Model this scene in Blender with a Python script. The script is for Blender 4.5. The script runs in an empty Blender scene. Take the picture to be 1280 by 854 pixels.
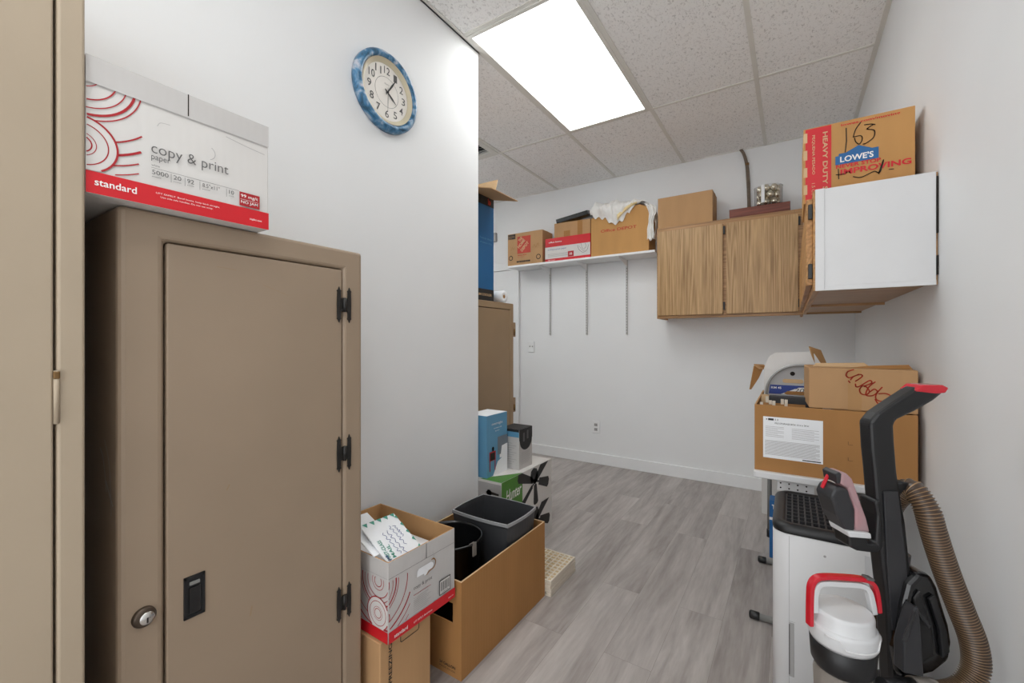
import bpy, bmesh, math, random
from mathutils import Vector, Matrix, Euler
random.seed(7)
S = bpy.context.scene
COL = S.collection
PI = math.pi

# ------------------------------------------------------------------ helpers
def lin(c):
    return tuple(((v/255)/12.92 if v/255 <= .04045 else ((v/255+.055)/1.055)**2.4) for v in c)

class MB:
    """collects shapes and links them as one mesh object"""
    def __init__(s): s.v=[]; s.f=[]; s.m=[]; s.sm=[]
    def add(s, vs, fs, m=0, smooth=False):
        n=len(s.v); s.v += [tuple(v) for v in vs]
        for f in fs: s.f.append([n+i for i in f]); s.m.append(m); s.sm.append(smooth)
        return s
    def box(s, x0,y0,z0, x1,y1,z1, m=0):
        v=[(x0,y0,z0),(x1,y0,z0),(x1,y1,z0),(x0,y1,z0),(x0,y0,z1),(x1,y0,z1),(x1,y1,z1),(x0,y1,z1)]
        return s.add(v,[(0,3,2,1),(4,5,6,7),(0,1,5,4),(1,2,6,5),(2,3,7,6),(3,0,4,7)],m)
    def obox(s, c, size, R=None, m=0):
        a,b,d=[q/2 for q in size]; R=R or Matrix.Identity(3); c=Vector(c)
        v=[c+R@Vector(p) for p in ((-a,-b,-d),(a,-b,-d),(a,b,-d),(-a,b,-d),(-a,-b,d),(a,-b,d),(a,b,d),(-a,b,d))]
        return s.add(v,[(0,3,2,1),(4,5,6,7),(0,1,5,4),(1,2,6,5),(2,3,7,6),(3,0,4,7)],m)
    def prism(s, poly, d0, d1, o=(0,0,0), r=(1,0,0), u=(0,0,1), m=0):
        o,r,u=Vector(o),Vector(r),Vector(u); n=r.cross(u); k=len(poly)
        v=[o+r*x+u*y+n*d for d in (d0,d1) for x,y in poly]
        f=[tuple(range(k))[::-1], tuple(range(k,2*k))]+[(i,(i+1)%k,k+(i+1)%k,k+i) for i in range(k)]
        return s.add(v,f,m)
    def tube(s, pts, r, n=12, m=0, caps=True, mats=None, smooth=True, flat=1.0):
        pts=[Vector(p) for p in pts]; k=len(pts)
        rr=r if isinstance(r,(list,tuple)) else [r]*k
        t0=(pts[1]-pts[0]).normalized(); a=Vector((0,0,1)) if abs(t0.z)<.9 else Vector((1,0,0))
        nx=t0.cross(a).normalized(); vs=[]
        for i,p in enumerate(pts):
            t=(pts[min(i+1,k-1)]-pts[max(i-1,0)])
            t=t.normalized() if t.length>1e-9 else t0
            nx=(nx-t*nx.dot(t)).normalized(); ny=t.cross(nx)
            vs+=[p+(nx*math.cos(2*PI*j/n)+ny*flat*math.sin(2*PI*j/n))*rr[i] for j in range(n)]
        b=len(s.v); s.v+=[tuple(v) for v in vs]
        for i in range(k-1):
            for j in range(n):
                s.f.append([b+i*n+j,b+i*n+(j+1)%n,b+(i+1)*n+(j+1)%n,b+(i+1)*n+j]); s.m.append(mats[i] if mats else m); s.sm.append(smooth)
        if caps:
            s.f.append([b+j for j in range(n)][::-1]); s.m.append(m); s.sm.append(False)
            s.f.append([b+(k-1)*n+j for j in range(n)]); s.m.append(m); s.sm.append(False)
        return s
    def lathe(s, prof, c=(0,0,0), n=32, R=None, m=0, smooth=True, mats=None):
        """profile (r,z) turned about local z, then turned by R and moved to c"""
        R=R or Matrix.Identity(3); c=Vector(c); k=len(prof); b=len(s.v)
        for r,z in prof:
            for j in range(n):
                a=2*PI*j/n; s.v.append(tuple(c+R@Vector((r*math.cos(a),r*math.sin(a),z))))
        for i in range(k-1):
            for j in range(n):
                s.f.append([b+i*n+j,b+i*n+(j+1)%n,b+(i+1)*n+(j+1)%n,b+(i+1)*n+j]); s.m.append(mats[i] if mats else m); s.sm.append(smooth)
        return s
    def ball(s, c, r, n=16, m=0):
        prof=[(max(1e-5,r*math.sin(PI*i/n)), -r*math.cos(PI*i/n)) for i in range(n+1)]
        return s.lathe(prof,c,n,m=m)
    def grid(s, fn, nu, nv, m=0, smooth=True):
        b=len(s.v)
        for i in range(nu+1):
            for j in range(nv+1): s.v.append(tuple(fn(i/nu,j/nv)))
        for i in range(nu):
            for j in range(nv):
                a=b+i*(nv+1)+j; s.f.append([a,a+1,a+nv+2,a+nv+1]); s.m.append(m); s.sm.append(smooth)
        return s
    def build(s, name, mats, parent=None, bevel=0, seg=2, solid=0, sub=0, normals=True, angle=35):
        me=bpy.data.meshes.new(name); me.from_pydata(s.v,[],s.f)
        if not isinstance(mats,(list,tuple)): mats=[mats]
        for q in mats: me.materials.append(q)
        me.polygons.foreach_set('material_index',s.m); me.polygons.foreach_set('use_smooth',s.sm); me.update()
        if normals:
            bm=bmesh.new(); bm.from_mesh(me); bmesh.ops.recalc_face_normals(bm,faces=bm.faces); bm.to_mesh(me); bm.free()
        o=bpy.data.objects.new(name,me); COL.objects.link(o)
        if parent: o.parent=parent
        if solid:
            q=o.modifiers.new('solid','SOLIDIFY'); q.thickness=solid; q.offset=0
        if bevel:
            q=o.modifiers.new('bevel','BEVEL'); q.width=bevel; q.segments=seg; q.limit_method='ANGLE'; q.angle_limit=math.radians(angle)
        if sub:
            q=o.modifiers.new('sub','SUBSURF'); q.levels=sub; q.render_levels=sub
        return o

def tag(o, label=None, cat=None, group=None, kind=None):
    if label: o['label']=label
    if cat: o['category']=cat
    if group: o['group']=group
    if kind: o['kind']=kind
    return o
def thing(name, label, cat, loc=(0,0,0), rz=0, group=None):
    o=bpy.data.objects.new(name,None); COL.objects.link(o); o.empty_display_size=.05
    o.location=loc; o.rotation_euler=(0,0,math.radians(rz))
    return tag(o,label,cat,group)
def copy_tree(o, parent=None):
    c=o.copy(); COL.objects.link(c)
    if parent: c.parent=parent
    for ch in list(o.children): copy_tree(ch,c)
    return c
def structure(o): o['kind']='structure'; return o

_text={}
def text_mesh(body, bold=0.0, shear=0.0):
    k=(body,bold,shear)
    if k not in _text:
        cu=bpy.data.curves.new('t','FONT'); cu.body=body; cu.offset=bold; cu.shear=shear; cu.resolution_u=3
        ob=bpy.data.objects.new('t',cu); COL.objects.link(ob)
        dg=bpy.context.evaluated_depsgraph_get(); me=ob.evaluated_get(dg).to_mesh()
        vs=[tuple(v.co) for v in me.vertices]; fs=[tuple(p.vertices) for p in me.polygons]
        ob.evaluated_get(dg).to_mesh_clear(); bpy.data.objects.remove(ob); bpy.data.curves.remove(cu)
        x0=min(v[0] for v in vs); x1=max(v[0] for v in vs); y0=min(v[1] for v in vs); y1=max(v[1] for v in vs)
        _text[k]=([((v[0]-x0)/(x1-x0),(v[1]-y0)/(y1-y0)) for v in vs],fs)
    return _text[k]

class Face:
    """a printed face: origin (lower left), right and up directions in the parent's frame"""
    def __init__(s,parent,o,r,u): s.p=parent; s.o=Vector(o); s.r=Vector(r).normalized(); s.u=Vector(u).normalized(); s.n=s.r.cross(s.u); s.l=1; s.mb=None; s.clip=None
    def start(s): s.mb=MB(); s.l+=1; return s
    def pt(s,x,y): return s.o+s.r*x+s.u*y+s.n*(.0005+.00035*s.l)
    def poly(s,pts):
        if s.clip:
            for ax,lim,sg in ((0,s.clip[0],1),(1,s.clip[1],1),(0,s.clip[2],-1),(1,s.clip[3],-1)):
                out=[]
                for a,b in zip(pts,list(pts[1:])+[pts[0]]):
                    ia,ib=sg*(a[ax]-lim)>=0,sg*(b[ax]-lim)>=0
                    if ia: out.append(a)
                    if ia!=ib:
                        q=(lim-a[ax])/(b[ax]-a[ax]); out.append((a[0]+(b[0]-a[0])*q,a[1]+(b[1]-a[1])*q))
                pts=out
                if len(pts)<3: return s
        s.mb.add([s.pt(*p) for p in pts],[tuple(range(len(pts)))]); return s
    def rect(s,x0,y0,x1,y1): return s.poly([(x0,y0),(x1,y0),(x1,y1),(x0,y1)])
    def text(s,body,x,y,w,h,rot=0,bold=0.0,shear=0.0):
        vs,fs=text_mesh(body,bold,shear); a=math.radians(rot); c,n=math.cos(a),math.sin(a)
        s.mb.add([s.pt(x+vx*w*c-vy*h*n, y+vx*w*n+vy*h*c) for vx,vy in vs],fs); return s
    def stroke(s,pts,w):
        for (x0,y0),(x1,y1) in zip(pts,pts[1:]):
            L=math.hypot(x1-x0,y1-y0)
            if L<1e-7: continue
            tx,ty=(x1-x0)/L*w*.5,(y1-y0)/L*w*.5
            s.poly([(x0-tx*.6+ty,y0-ty*.6-tx),(x1+tx*.6+ty,y1+ty*.6-tx),(x1+tx*.6-ty,y1+ty*.6+tx),(x0-tx*.6-ty,y0-ty*.6+tx)])
        return s
    def smooth_stroke(s,pts,w,n=6):
        return s.stroke(spline(pts,n),w)
    def arc(s,cx,cy,r,a0,a1,w,clip=None,n=48):
        pr=None
        for i in range(n+1):
            a=math.radians(a0+(a1-a0)*i/n); q=[(cx+(r+d)*math.cos(a),cy+(r+d)*math.sin(a)) for d in (-w/2,w/2)]
            if pr and (not clip or all(clip[0]<=p[0]<=clip[2] and clip[1]<=p[1]<=clip[3] for p in q+pr)):
                s.poly([pr[0],q[0],q[1],pr[1]])
            pr=q
        return s
    def disc(s,cx,cy,r,n=32,clip=None):
        pts=[(cx+r*math.cos(2*PI*i/n),cy+r*math.sin(2*PI*i/n)) for i in range(n)]
        if clip: pts=[(min(max(x,clip[0]),clip[2]),min(max(y,clip[1]),clip[3])) for x,y in pts]
        return s.poly(pts)
    def done(s,name,mat): 
        o=s.mb.build(name,mat,s.p,normals=False); s.mb=None; return o

def spline(pts,n=6):
    """Catmull-Rom through the points"""
    P=[Vector(p) for p in pts]; out=[]
    for i in range(len(P)-1):
        a=P[max(i-1,0)];b=P[i];c=P[i+1];d=P[min(i+2,len(P)-1)]
        for k in range(n):
            t=k/n
            out.append(.5*((2*b)+(c-a)*t+(2*a-5*b+4*c-d)*t*t+(3*b-a-3*c+d)*t**3))
    out.append(P[-1]); return [tuple(q) for q in out]

# ------------------------------------------------------------------ materials
def new_mat(name):
    m=bpy.data.materials.new(name); m.use_nodes=True; nt=m.node_tree; return m,nt,nt.nodes['Principled BSDF']
def N(nt,t,**kw):
    n=nt.nodes.new(t)
    for k,v in kw.items():
        if k in n.inputs: n.inputs[k].default_value=v
        else: setattr(n,k,v)
    return n
def mat(name,rgb,rough=.5,metal=0,var=.04,scale=12,bump=0,bscale=200,spec=.5,coat=0,trans=0,stretch=(1,1,1)):
    m,nt,b=new_mat(name); c=lin(rgb)
    tc=N(nt,'ShaderNodeTexCoord'); mp=N(nt,'ShaderNodeMapping'); mp.inputs['Scale'].default_value=stretch
    nt.links.new(tc.outputs['Object'],mp.inputs['Vector'])
    nz=N(nt,'ShaderNodeTexNoise'); nz.inputs['Scale'].default_value=scale; nz.inputs['Detail'].default_value=5
    nt.links.new(mp.outputs['Vector'],nz.inputs['Vector'])
    rp=N(nt,'ShaderNodeValToRGB'); e=rp.color_ramp.elements
    e[0].position=.3; e[1].position=.7
    e[0].color=tuple(max(0,q*(1-var)) for q in c)+(1,); e[1].color=tuple(min(1,q*(1+var)) for q in c)+(1,)
    nt.links.new(nz.outputs['Fac'],rp.inputs['Fac']); nt.links.new(rp.outputs['Color'],b.inputs['Base Color'])
    b.inputs['Roughness'].default_value=rough; b.inputs['Metallic'].default_value=metal
    b.inputs['Specular IOR Level'].default_value=spec; b.inputs['Coat Weight'].default_value=coat
    b.inputs['Transmission Weight'].default_value=trans
    if bump:
        n2=N(nt,'ShaderNodeTexNoise'); n2.inputs['Scale'].default_value=bscale; n2.inputs['Detail'].default_value=3
        nt.links.new(tc.outputs['Object'],n2.inputs['Vector'])
        bp=N(nt,'ShaderNodeBump'); bp.inputs['Strength'].default_value=bump; bp.inputs['Distance'].default_value=.002
        nt.links.new(n2.outputs['Fac'],bp.inputs['Height']); nt.links.new(bp.outputs['Normal'],b.inputs['Normal'])
    return m
def cardboard(name,rgb,var=.07):
    m,nt,b=new_mat(name); c=lin(rgb)
    tc=N(nt,'ShaderNodeTexCoord'); nz=N(nt,'ShaderNodeTexNoise'); nz.inputs['Scale'].default_value=9; nz.inputs['Detail'].default_value=6
    mp=N(nt,'ShaderNodeMapping'); mp.inputs['Scale'].default_value=(1,1,.25)
    nt.links.new(tc.outputs['Object'],mp.inputs['Vector']); nt.links.new(mp.outputs['Vector'],nz.inputs['Vector'])
    rp=N(nt,'ShaderNodeValToRGB'); e=rp.color_ramp.elements; e[0].position=.3; e[1].position=.72
    e[0].color=tuple(q*(1-var) for q in c)+(1,); e[1].color=tuple(min(1,q*(1+var)) for q in c)+(1,)
    nt.links.new(nz.outputs['Fac'],rp.inputs['Fac']); nt.links.new(rp.outputs['Color'],b.inputs['Base Color'])
    wv=N(nt,'ShaderNodeTexWave'); wv.bands_direction='DIAGONAL'; wv.inputs['Scale'].default_value=38; wv.inputs['Distortion'].default_value=.3
    m2=N(nt,'ShaderNodeMapping'); m2.inputs['Scale'].default_value=(1,1,0); nt.links.new(tc.outputs['Object'],m2.inputs['Vector']); nt.links.new(m2.outputs['Vector'],wv.inputs['Vector'])
    bp=N(nt,'ShaderNodeBump'); bp.inputs['Strength'].default_value=.12; bp.inputs['Distance'].default_value=.001
    nt.links.new(wv.outputs['Fac'],bp.inputs['Height']); nt.links.new(bp.outputs['Normal'],b.inputs['Normal'])
    b.inputs['Roughness'].default_value=.78; b.inputs['Specular IOR Level'].default_value=.25
    return m
def oak(name,dark,light,rough=.45,axis='Z',scale=1.0):
    m,nt,b=new_mat(name); tc=N(nt,'ShaderNodeTexCoord'); mp=N(nt,'ShaderNodeMapping')
    st={'Z':(1,1,.035),'Y':(1,.035,1),'X':(.035,1,1)}[axis]; mp.inputs['Scale'].default_value=tuple(q*scale for q in st)
    nt.links.new(tc.outputs['Object'],mp.inputs['Vector'])
    n1=N(nt,'ShaderNodeTexNoise'); n1.inputs['Scale'].default_value=9; n1.inputs['Detail'].default_value=1
    nt.links.new(mp.outputs['Vector'],n1.inputs['Vector'])
    mu=N(nt,'ShaderNodeMath',operation='MULTIPLY'); mu.inputs[1].default_value=16; nt.links.new(n1.outputs['Fac'],mu.inputs[0])
    fr=N(nt,'ShaderNodeMath',operation='PINGPONG'); fr.inputs[1].default_value=.5; nt.links.new(mu.outputs[0],fr.inputs[0])
    n2=N(nt,'ShaderNodeTexNoise'); n2.inputs['Scale'].default_value=120; n2.inputs['Detail'].default_value=4; nt.links.new(mp.outputs['Vector'],n2.inputs['Vector'])
    ad=N(nt,'ShaderNodeMath',operation='MULTIPLY_ADD'); ad.inputs[1].default_value=.55; nt.links.new(fr.outputs[0],ad.inputs[0])
    m3=N(nt,'ShaderNodeMath',operation='MULTIPLY'); m3.inputs[1].default_value=.85; nt.links.new(n2.outputs['Fac'],m3.inputs[0]); nt.links.new(m3.outputs[0],ad.inputs[2])
    rp=N(nt,'ShaderNodeValToRGB'); e=rp.color_ramp.elements; e[0].position=.3; e[1].position=.8
    e[0].color=lin(dark)+(1,); e[1].color=lin(light)+(1,)
    nt.links.new(ad.outputs[0],rp.inputs['Fac']); nt.links.new(rp.outputs['Color'],b.inputs['Base Color'])
    b.inputs['Roughness'].default_value=rough; return m
def clear(name,rgb,alpha=.25,rough=.05):
    """thin clear plastic: glossy skin over a tinted see-through sheet"""
    m,nt,b=new_mat(name); nt.nodes.remove(b); out=nt.nodes['Material Output']
    t=N(nt,'ShaderNodeBsdfTransparent'); t.inputs['Color'].default_value=lin(rgb)+(1,)
    g=N(nt,'ShaderNodeBsdfPrincipled'); g.inputs['Base Color'].default_value=lin(rgb)+(1,); g.inputs['Roughness'].default_value=rough
    fr=N(nt,'ShaderNodeFresnel'); fr.inputs['IOR'].default_value=1.18
    ad=N(nt,'ShaderNodeMath',operation='ADD'); ad.inputs[1].default_value=alpha; ad.use_clamp=True
    nt.links.new(fr.outputs[0],ad.inputs[0])
    mx=N(nt,'ShaderNodeMixShader'); nt.links.new(ad.outputs[0],mx.inputs[0]); nt.links.new(t.outputs[0],mx.inputs[1]); nt.links.new(g.outputs[0],mx.inputs[2])
    nt.links.new(mx.outputs[0],out.inputs['Surface']); return m

M={}
M['wall']=mat('wall paint',(234,235,236),.6,var=.012,scale=3,bump=.05,bscale=160)
M['trimw']=mat('white trim paint',(236,237,238),.4,var=.01)
M['grid']=mat('ceiling tee bar paint',(222,220,214),.5,var=.03)
M['tan']=mat('tan enamel',(152,133,113),.48,var=.035,scale=5,bump=.06,bscale=60)
M['tanlight']=mat('pale tan enamel',(172,156,135),.48,var=.03,scale=4,bump=.06,bscale=60)
M['tandark']=mat('brown enamel',(152,127,98),.5,var=.04,scale=5)
M['gap']=mat('dark gap',(34,28,24),.9)
M['blackmetal']=mat('black iron',(26,24,22),.42,var=.2,scale=60)
M['black']=mat('black plastic',(21,21,23),.42,var=.08)
M['blackgloss']=mat('glossy black plastic',(17,17,19),.2,var=.05,coat=.3)
M['charcoal']=mat('charcoal plastic',(44,44,47),.45,var=.06)
M['bingrey']=mat('dark grey bin plastic',(56,57,60),.5,var=.05,bump=.05,bscale=300)
M['binrim']=mat('worn grey bin rim',(150,151,153),.4,var=.06)
M['chrome']=mat('chrome',(205,203,200),.22,metal=1,var=.03)
M['steel']=mat('grey steel tube',(140,140,138),.4,metal=.3,var=.06)
M['brass']=mat('aged brass',(120,92,58),.4,metal=.7,var=.15,scale=40)
M['kraft']=cardboard('kraft cardboard',(184,143,98))
M['kraft_dark']=cardboard('brown cardboard',(168,122,74))
M['kraft_mid']=cardboard('tan cardboard',(186,147,106))
M['kraft_orange']=cardboard('orange kraft cardboard',(194,147,92))
M['kraft_light']=cardboard('raw cardboard inside',(212,180,140))
M['cartonwhite']=cardboard('white printed carton',(214,211,208),.02)
M['cartongrey']=cardboard('grey white printed carton',(196,193,191),.02)
M['white']=mat('white plastic',(214,214,215),.35,var=.015)
M['offwhite']=mat('cream plastic',(224,214,198),.55,var=.05,scale=40)
M['underlay']=mat('tan plastic mesh',(196,172,134),.7,var=.12,scale=50)
M['upright']=mat('grey painted steel',(196,195,193),.45,var=.04)
M['bronze']=mat('dark bronze',(84,72,62),.35,metal=.7,var=.1)
M['paper']=mat('white paper',(238,240,243),.7,var=.015)
M['red']=mat('red ink',(206,24,36),.5,var=.05)
M['redplastic']=mat('red plastic',(196,18,40),.22,var=.03,coat=.4)
M['darkred']=mat('dark red ink',(170,28,36),.6,var=.08)
M['ink']=mat('black ink',(34,33,33),.6,var=.1)
M['inkgrey']=mat('grey ink',(92,90,90),.6,var=.05)
M['inkpale']=mat('pale grey ink',(168,166,165),.6,var=.05)
M['inkwhite']=mat('white ink',(240,238,236),.6,var=.02)
M['inkmark']=mat('marker ink',(52,44,36),.7,var=.15,scale=40)
M['redmark']=mat('red marker ink',(176,52,26),.7,var=.2,scale=60)
M['blueink']=mat('blue ink',(28,98,158),.5,var=.05)
M['navy']=mat('navy ink',(32,58,140),.5,var=.05)
M['skyblue']=mat('sky blue ink',(94,150,184),.5,var=.05,scale=4)
M['boxblue']=mat('blue printed carton',(22,96,148),.45,var=.06,scale=4)
M['green']=mat('green ink',(76,132,46),.5,var=.12,scale=14)
M['teal']=mat('green printed ink',(70,150,130),.6,var=.1)
M['orangered']=mat('orange red ink',(190,60,42),.6,var=.08)
M['cloth']=mat('white cotton cloth',(240,239,236),.9,var=.04,scale=20,bump=.25,bscale=260)
M['clothyellow']=mat('cream cotton cloth',(236,216,164),.9,var=.05,scale=20,bump=.2,bscale=260)
M['cable']=mat('brown cable',(112,98,84),.6,var=.25,scale=30)
M['mahogany']=oak('red brown wood',(92,40,26),(132,66,46),.4,'X')
M['oak']=oak('oak laminate',(142,107,64),(200,163,115),.42,'Z')
M['oakX']=oak('oak laminate crosswise',(136,98,56),(184,140,92),.42,'X')
M['oakY']=oak('oak board lengthwise',(150,104,56),(200,150,92),.5,'Y')
M['gold']=mat('champagne metal ball',(232,224,204),.22,metal=1,var=.05)
M['hose']=mat('brown ribbed hose',(74,58,47),.35,var=.12,scale=30)
M['hoserib']=mat('golden hose rib',(150,120,86),.28,var=.1,scale=30)
M['vacwhite']=mat('light grey vacuum plastic',(208,209,211),.28,var=.01,coat=.2)
M['clear']=clear('clear plastic',(250,250,250),.03)
M['cleargrey']=clear('smoky clear plastic',(190,182,174),.4,.12)
M['clearpink']=clear('pink clear plastic',(230,198,202),.4,.1)
M['cleardark']=clear('dark clear plastic',(90,90,92),.35,.08)
M['face']=mat('clock dial paper',(236,231,224),.5,var=.02)
M['clockgold']=mat('cream dial rim',(206,196,170),.35,var=.04)
M['skin_print']=mat('bedroom photo grey',(112,122,132),.5,var=.1)

# marbled blue clock rim
m,nt,b=new_mat('marbled blue rim'); tc=N(nt,'ShaderNodeTexCoord'); nz=N(nt,'ShaderNodeTexNoise')
nz.inputs['Scale'].default_value=24; nz.inputs['Detail'].default_value=5; nz.inputs['Distortion'].default_value=.8
nt.links.new(tc.outputs['Object'],nz.inputs['Vector']); rp=N(nt,'ShaderNodeValToRGB'); e=rp.color_ramp.elements
e[0].position=.36; e[0].color=lin((38,78,104))+(1,); e[1].position=.68; e[1].color=lin((196,198,208))+(1,)
q=rp.color_ramp.elements.new(.5); q.color=lin((66,122,162))+(1,); q=rp.color_ramp.elements.new(.58); q.color=lin((128,158,184))+(1,)
nt.links.new(nz.outputs['Fac'],rp.inputs['Fac']); nt.links.new(rp.outputs['Color'],b.inputs['Base Color']); b.inputs['Roughness'].default_value=.3
M['marble']=m

# vinyl plank floor, boards running along Y
m,nt,b=new_mat('grey vinyl plank'); tc=N(nt,'ShaderNodeTexCoord'); mp=N(nt,'ShaderNodeMapping')
mp.inputs['Rotation'].default_value=(0,0,PI/2); mp.inputs['Location'].default_value=(.35,.07,0)
nt.links.new(tc.outputs['Object'],mp.inputs['Vector'])
br=N(nt,'ShaderNodeTexBrick'); br.offset=.37; br.offset_frequency=2; br.squash=1
for k,v in (('Scale',1),('Mortar Size',.0006),('Mortar Smooth',.2),('Bias',0),('Brick Width',1.22),('Row Height',.178)): br.inputs[k].default_value=v
br.inputs['Color1'].default_value=(.0,.0,.0,1); br.inputs['Color2'].default_value=(1,1,1,1); br.inputs['Mortar'].default_value=(.5,.5,.5,1)
nt.links.new(mp.outputs['Vector'],br.inputs['Vector'])
m2=N(nt,'ShaderNodeMapping'); m2.inputs['Scale'].default_value=(1,.11,1); nt.links.new(tc.outputs['Object'],m2.inputs['Vector'])
# shift the grain per board
cm=N(nt,'ShaderNodeVectorMath',operation='MULTIPLY_ADD'); cm.inputs[1].default_value=(7,5,3)
nt.links.new(br.outputs['Color'],cm.inputs[0]); nt.links.new(m2.outputs['Vector'],cm.inputs[2])
n1=N(nt,'ShaderNodeTexNoise'); n1.inputs['Scale'].default_value=9; n1.inputs['Detail'].default_value=7; n1.inputs['Roughness'].default_value=.62; n1.inputs['Distortion'].default_value=.7
nt.links.new(cm.outputs[0],n1.inputs['Vector'])
n2=N(nt,'ShaderNodeTexNoise'); n2.inputs['Scale'].default_value=70; n2.inputs['Detail'].default_value=4; nt.links.new(cm.outputs[0],n2.inputs['Vector'])
a1=N(nt,'ShaderNodeMath',operation='MULTIPLY_ADD'); a1.inputs[1].default_value=.3; nt.links.new(n2.outputs['Fac'],a1.inputs[0]); nt.links.new(n1.outputs['Fac'],a1.inputs[2])
sx=N(nt,'ShaderNodeSeparateColor'); nt.links.new(br.outputs['Color'],sx.inputs[0])
a2=N(nt,'ShaderNodeMath',operation='MULTIPLY_ADD'); a2.inputs[1].default_value=.13; nt.links.new(sx.outputs[0],a2.inputs[0]); nt.links.new(a1.outputs[0],a2.inputs[2])
rp=N(nt,'ShaderNodeValToRGB'); e=rp.color_ramp.elements; e[0].position=.44; e[0].color=lin((130,122,118))+(1,); e[1].position=1.0; e[1].color=lin((196,190,186))+(1,)
q=rp.color_ramp.elements.new(.72); q.color=lin((168,161,157))+(1,)
nt.links.new(a2.outputs[0],rp.inputs['Fac'])
mx=N(nt,'ShaderNodeMixRGB'); mx.inputs['Color2'].default_value=lin((132,124,120))+(1,)
nt.links.new(br.outputs['Fac'],mx.inputs['Fac']); nt.links.new(rp.outputs['Color'],mx.inputs['Color1']); nt.links.new(mx.outputs[0],b.inputs['Base Color'])
b.inputs['Roughness'].default_value=.42; b.inputs['Specular IOR Level'].default_value=.35
bp=N(nt,'ShaderNodeBump'); bp.inputs['Strength'].default_value=.1; bp.inputs['Distance'].default_value=.002; nt.links.new(a1.outputs[0],bp.inputs['Height']); nt.links.new(bp.outputs['Normal'],b.inputs['Normal'])
M['floor']=m

# fissured mineral ceiling tile
m,nt,b=new_mat('fissured ceiling tile'); tc=N(nt,'ShaderNodeTexCoord')
n1=N(nt,'ShaderNodeTexNoise'); n1.inputs['Scale'].default_value=95; n1.inputs['Detail'].default_value=4; n1.inputs['Distortion'].default_value=1.2
m2=N(nt,'ShaderNodeMapping'); m2.inputs['Scale'].default_value=(1,.6,1); nt.links.new(tc.outputs['Object'],m2.inputs['Vector']); nt.links.new(m2.outputs['Vector'],n1.inputs['Vector'])
rp=N(nt,'ShaderNodeValToRGB'); e=rp.color_ramp.elements; e[0].position=.30; e[0].color=lin((204,202,201))+(1,); e[1].position=.46; e[1].color=lin((247,246,245))+(1,)
nt.links.new(n1.outputs['Fac'],rp.inputs['Fac']); nt.links.new(rp.outputs['Color'],b.inputs['Base Color']); b.inputs['Roughness'].default_value=.95
bp=N(nt,'ShaderNodeBump'); bp.inputs['Strength'].default_value=.25; bp.inputs['Distance'].default_value=.003; nt.links.new(n1.outputs['Fac'],bp.inputs['Height']); nt.links.new(bp.outputs['Normal'],b.inputs['Normal'])
M['tile']=m

def lens(name,strength):
    m,nt,b=new_mat(name); nt.nodes.remove(b); em=N(nt,'ShaderNodeEmission'); em.inputs['Strength'].default_value=strength
    tc=N(nt,'ShaderNodeTexCoord'); nz=N(nt,'ShaderNodeTexNoise'); nz.inputs['Scale'].default_value=2.2
    nt.links.new(tc.outputs['Object'],nz.inputs['Vector']); rp=N(nt,'ShaderNodeValToRGB'); e=rp.color_ramp.elements
    e[0].position=.35; e[0].color=(.95,.97,.92,1); e[1].position=.65; e[1].color=(.96,.98,1,1)
    nt.links.new(nz.outputs['Fac'],rp.inputs['Fac']); nt.links.new(rp.outputs['Color'],em.inputs['Color']); nt.links.new(em.outputs[0],nt.nodes['Material Output'].inputs['Surface'])
    return m
M['lens']=lens('lit prismatic lens',4.3)

# ------------------------------------------------------------------ the room
XR,XL,YB,ZC=.3793,-1.4065,3.926,2.7327
YF=-1.6; XA=-3.25; YE=1.824
structure(MB().box(XA-.1,YF,-.1,XR+.1,YB+.1,0).build('floor',M['floor']))
structure(MB().box(XR,YF,0,XR+.1,YB+.1,ZC+.15).build('wall_right',M['wall']))
structure(MB().box(XA-.1,YB,0,XR,YB+.1,ZC+.15).build('wall_back',M['wall']))
structure(MB().box(XL-.12,YF,0,XL,YE,ZC+.15).build('wall_left',M['wall'],bevel=.003))
structure(MB().box(XA-.1,YE-.12,0,XL-.12,YE,ZC+.15).build('wall_alcove_front',M['wall']))
structure(MB().box(XA-.1,YE,0,XA,YB,ZC+.15).build('wall_alcove_side',M['wall']))
# ceiling: mineral tiles laid in a 2 x 4 ft grid, openings for light fittings and vent
GX=[-3.2,-2.6140,-2.0044,-1.3948,-.7852,-.1756,XR]; GY=[YF,-.7589,.4603,1.6795,2.8987,YB]
holes={(3,3),(4,1),(0,3)}
c=MB()
for i in range(6):
    for j in range(5):
        x0,x1,y0,y1=GX[i],GX[i+1],GY[j],GY[j+1]
        if (i,j) in holes: continue
        if (i,j)==(1,3): y1=2.30
        c.box(x0,y0,ZC+.004,x1,y1,ZC+.02)
c.box(-3.3,YF,ZC+.12,XR+.1,YB+.1,ZC+.15)
structure(c.build('ceiling',M['tile']))
g=MB()
for x in GX[1:-1]: g.box(x-.012,YF,ZC-.001,x+.012,YB,ZC+.006)
for y in GY[1:-1]: g.box(XA,y-.010,ZC-.0005,XR,y+.010,ZC+.0055)
g.box(GX[1],2.29,ZC-.0005,GX[2],2.31,ZC+.0055)
structure(g.build('trim_1',M['grid']))
g=MB()   # wall angle
g.box(XR-.022,YF,ZC-.001,XR,YB,ZC+.004); g.box(XA,YB-.012,ZC-.001,XR,YB,ZC+.004); g.box(XL,YF,ZC-.001,XL+.008,YE+.008,ZC+.004)
structure(g.build('trim_2',M['grid']))
structure(MB().box(-2.44,YB-.014,0,XR,YB,.102).build('baseboard_back',M['trimw'],bevel=.003))
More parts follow.
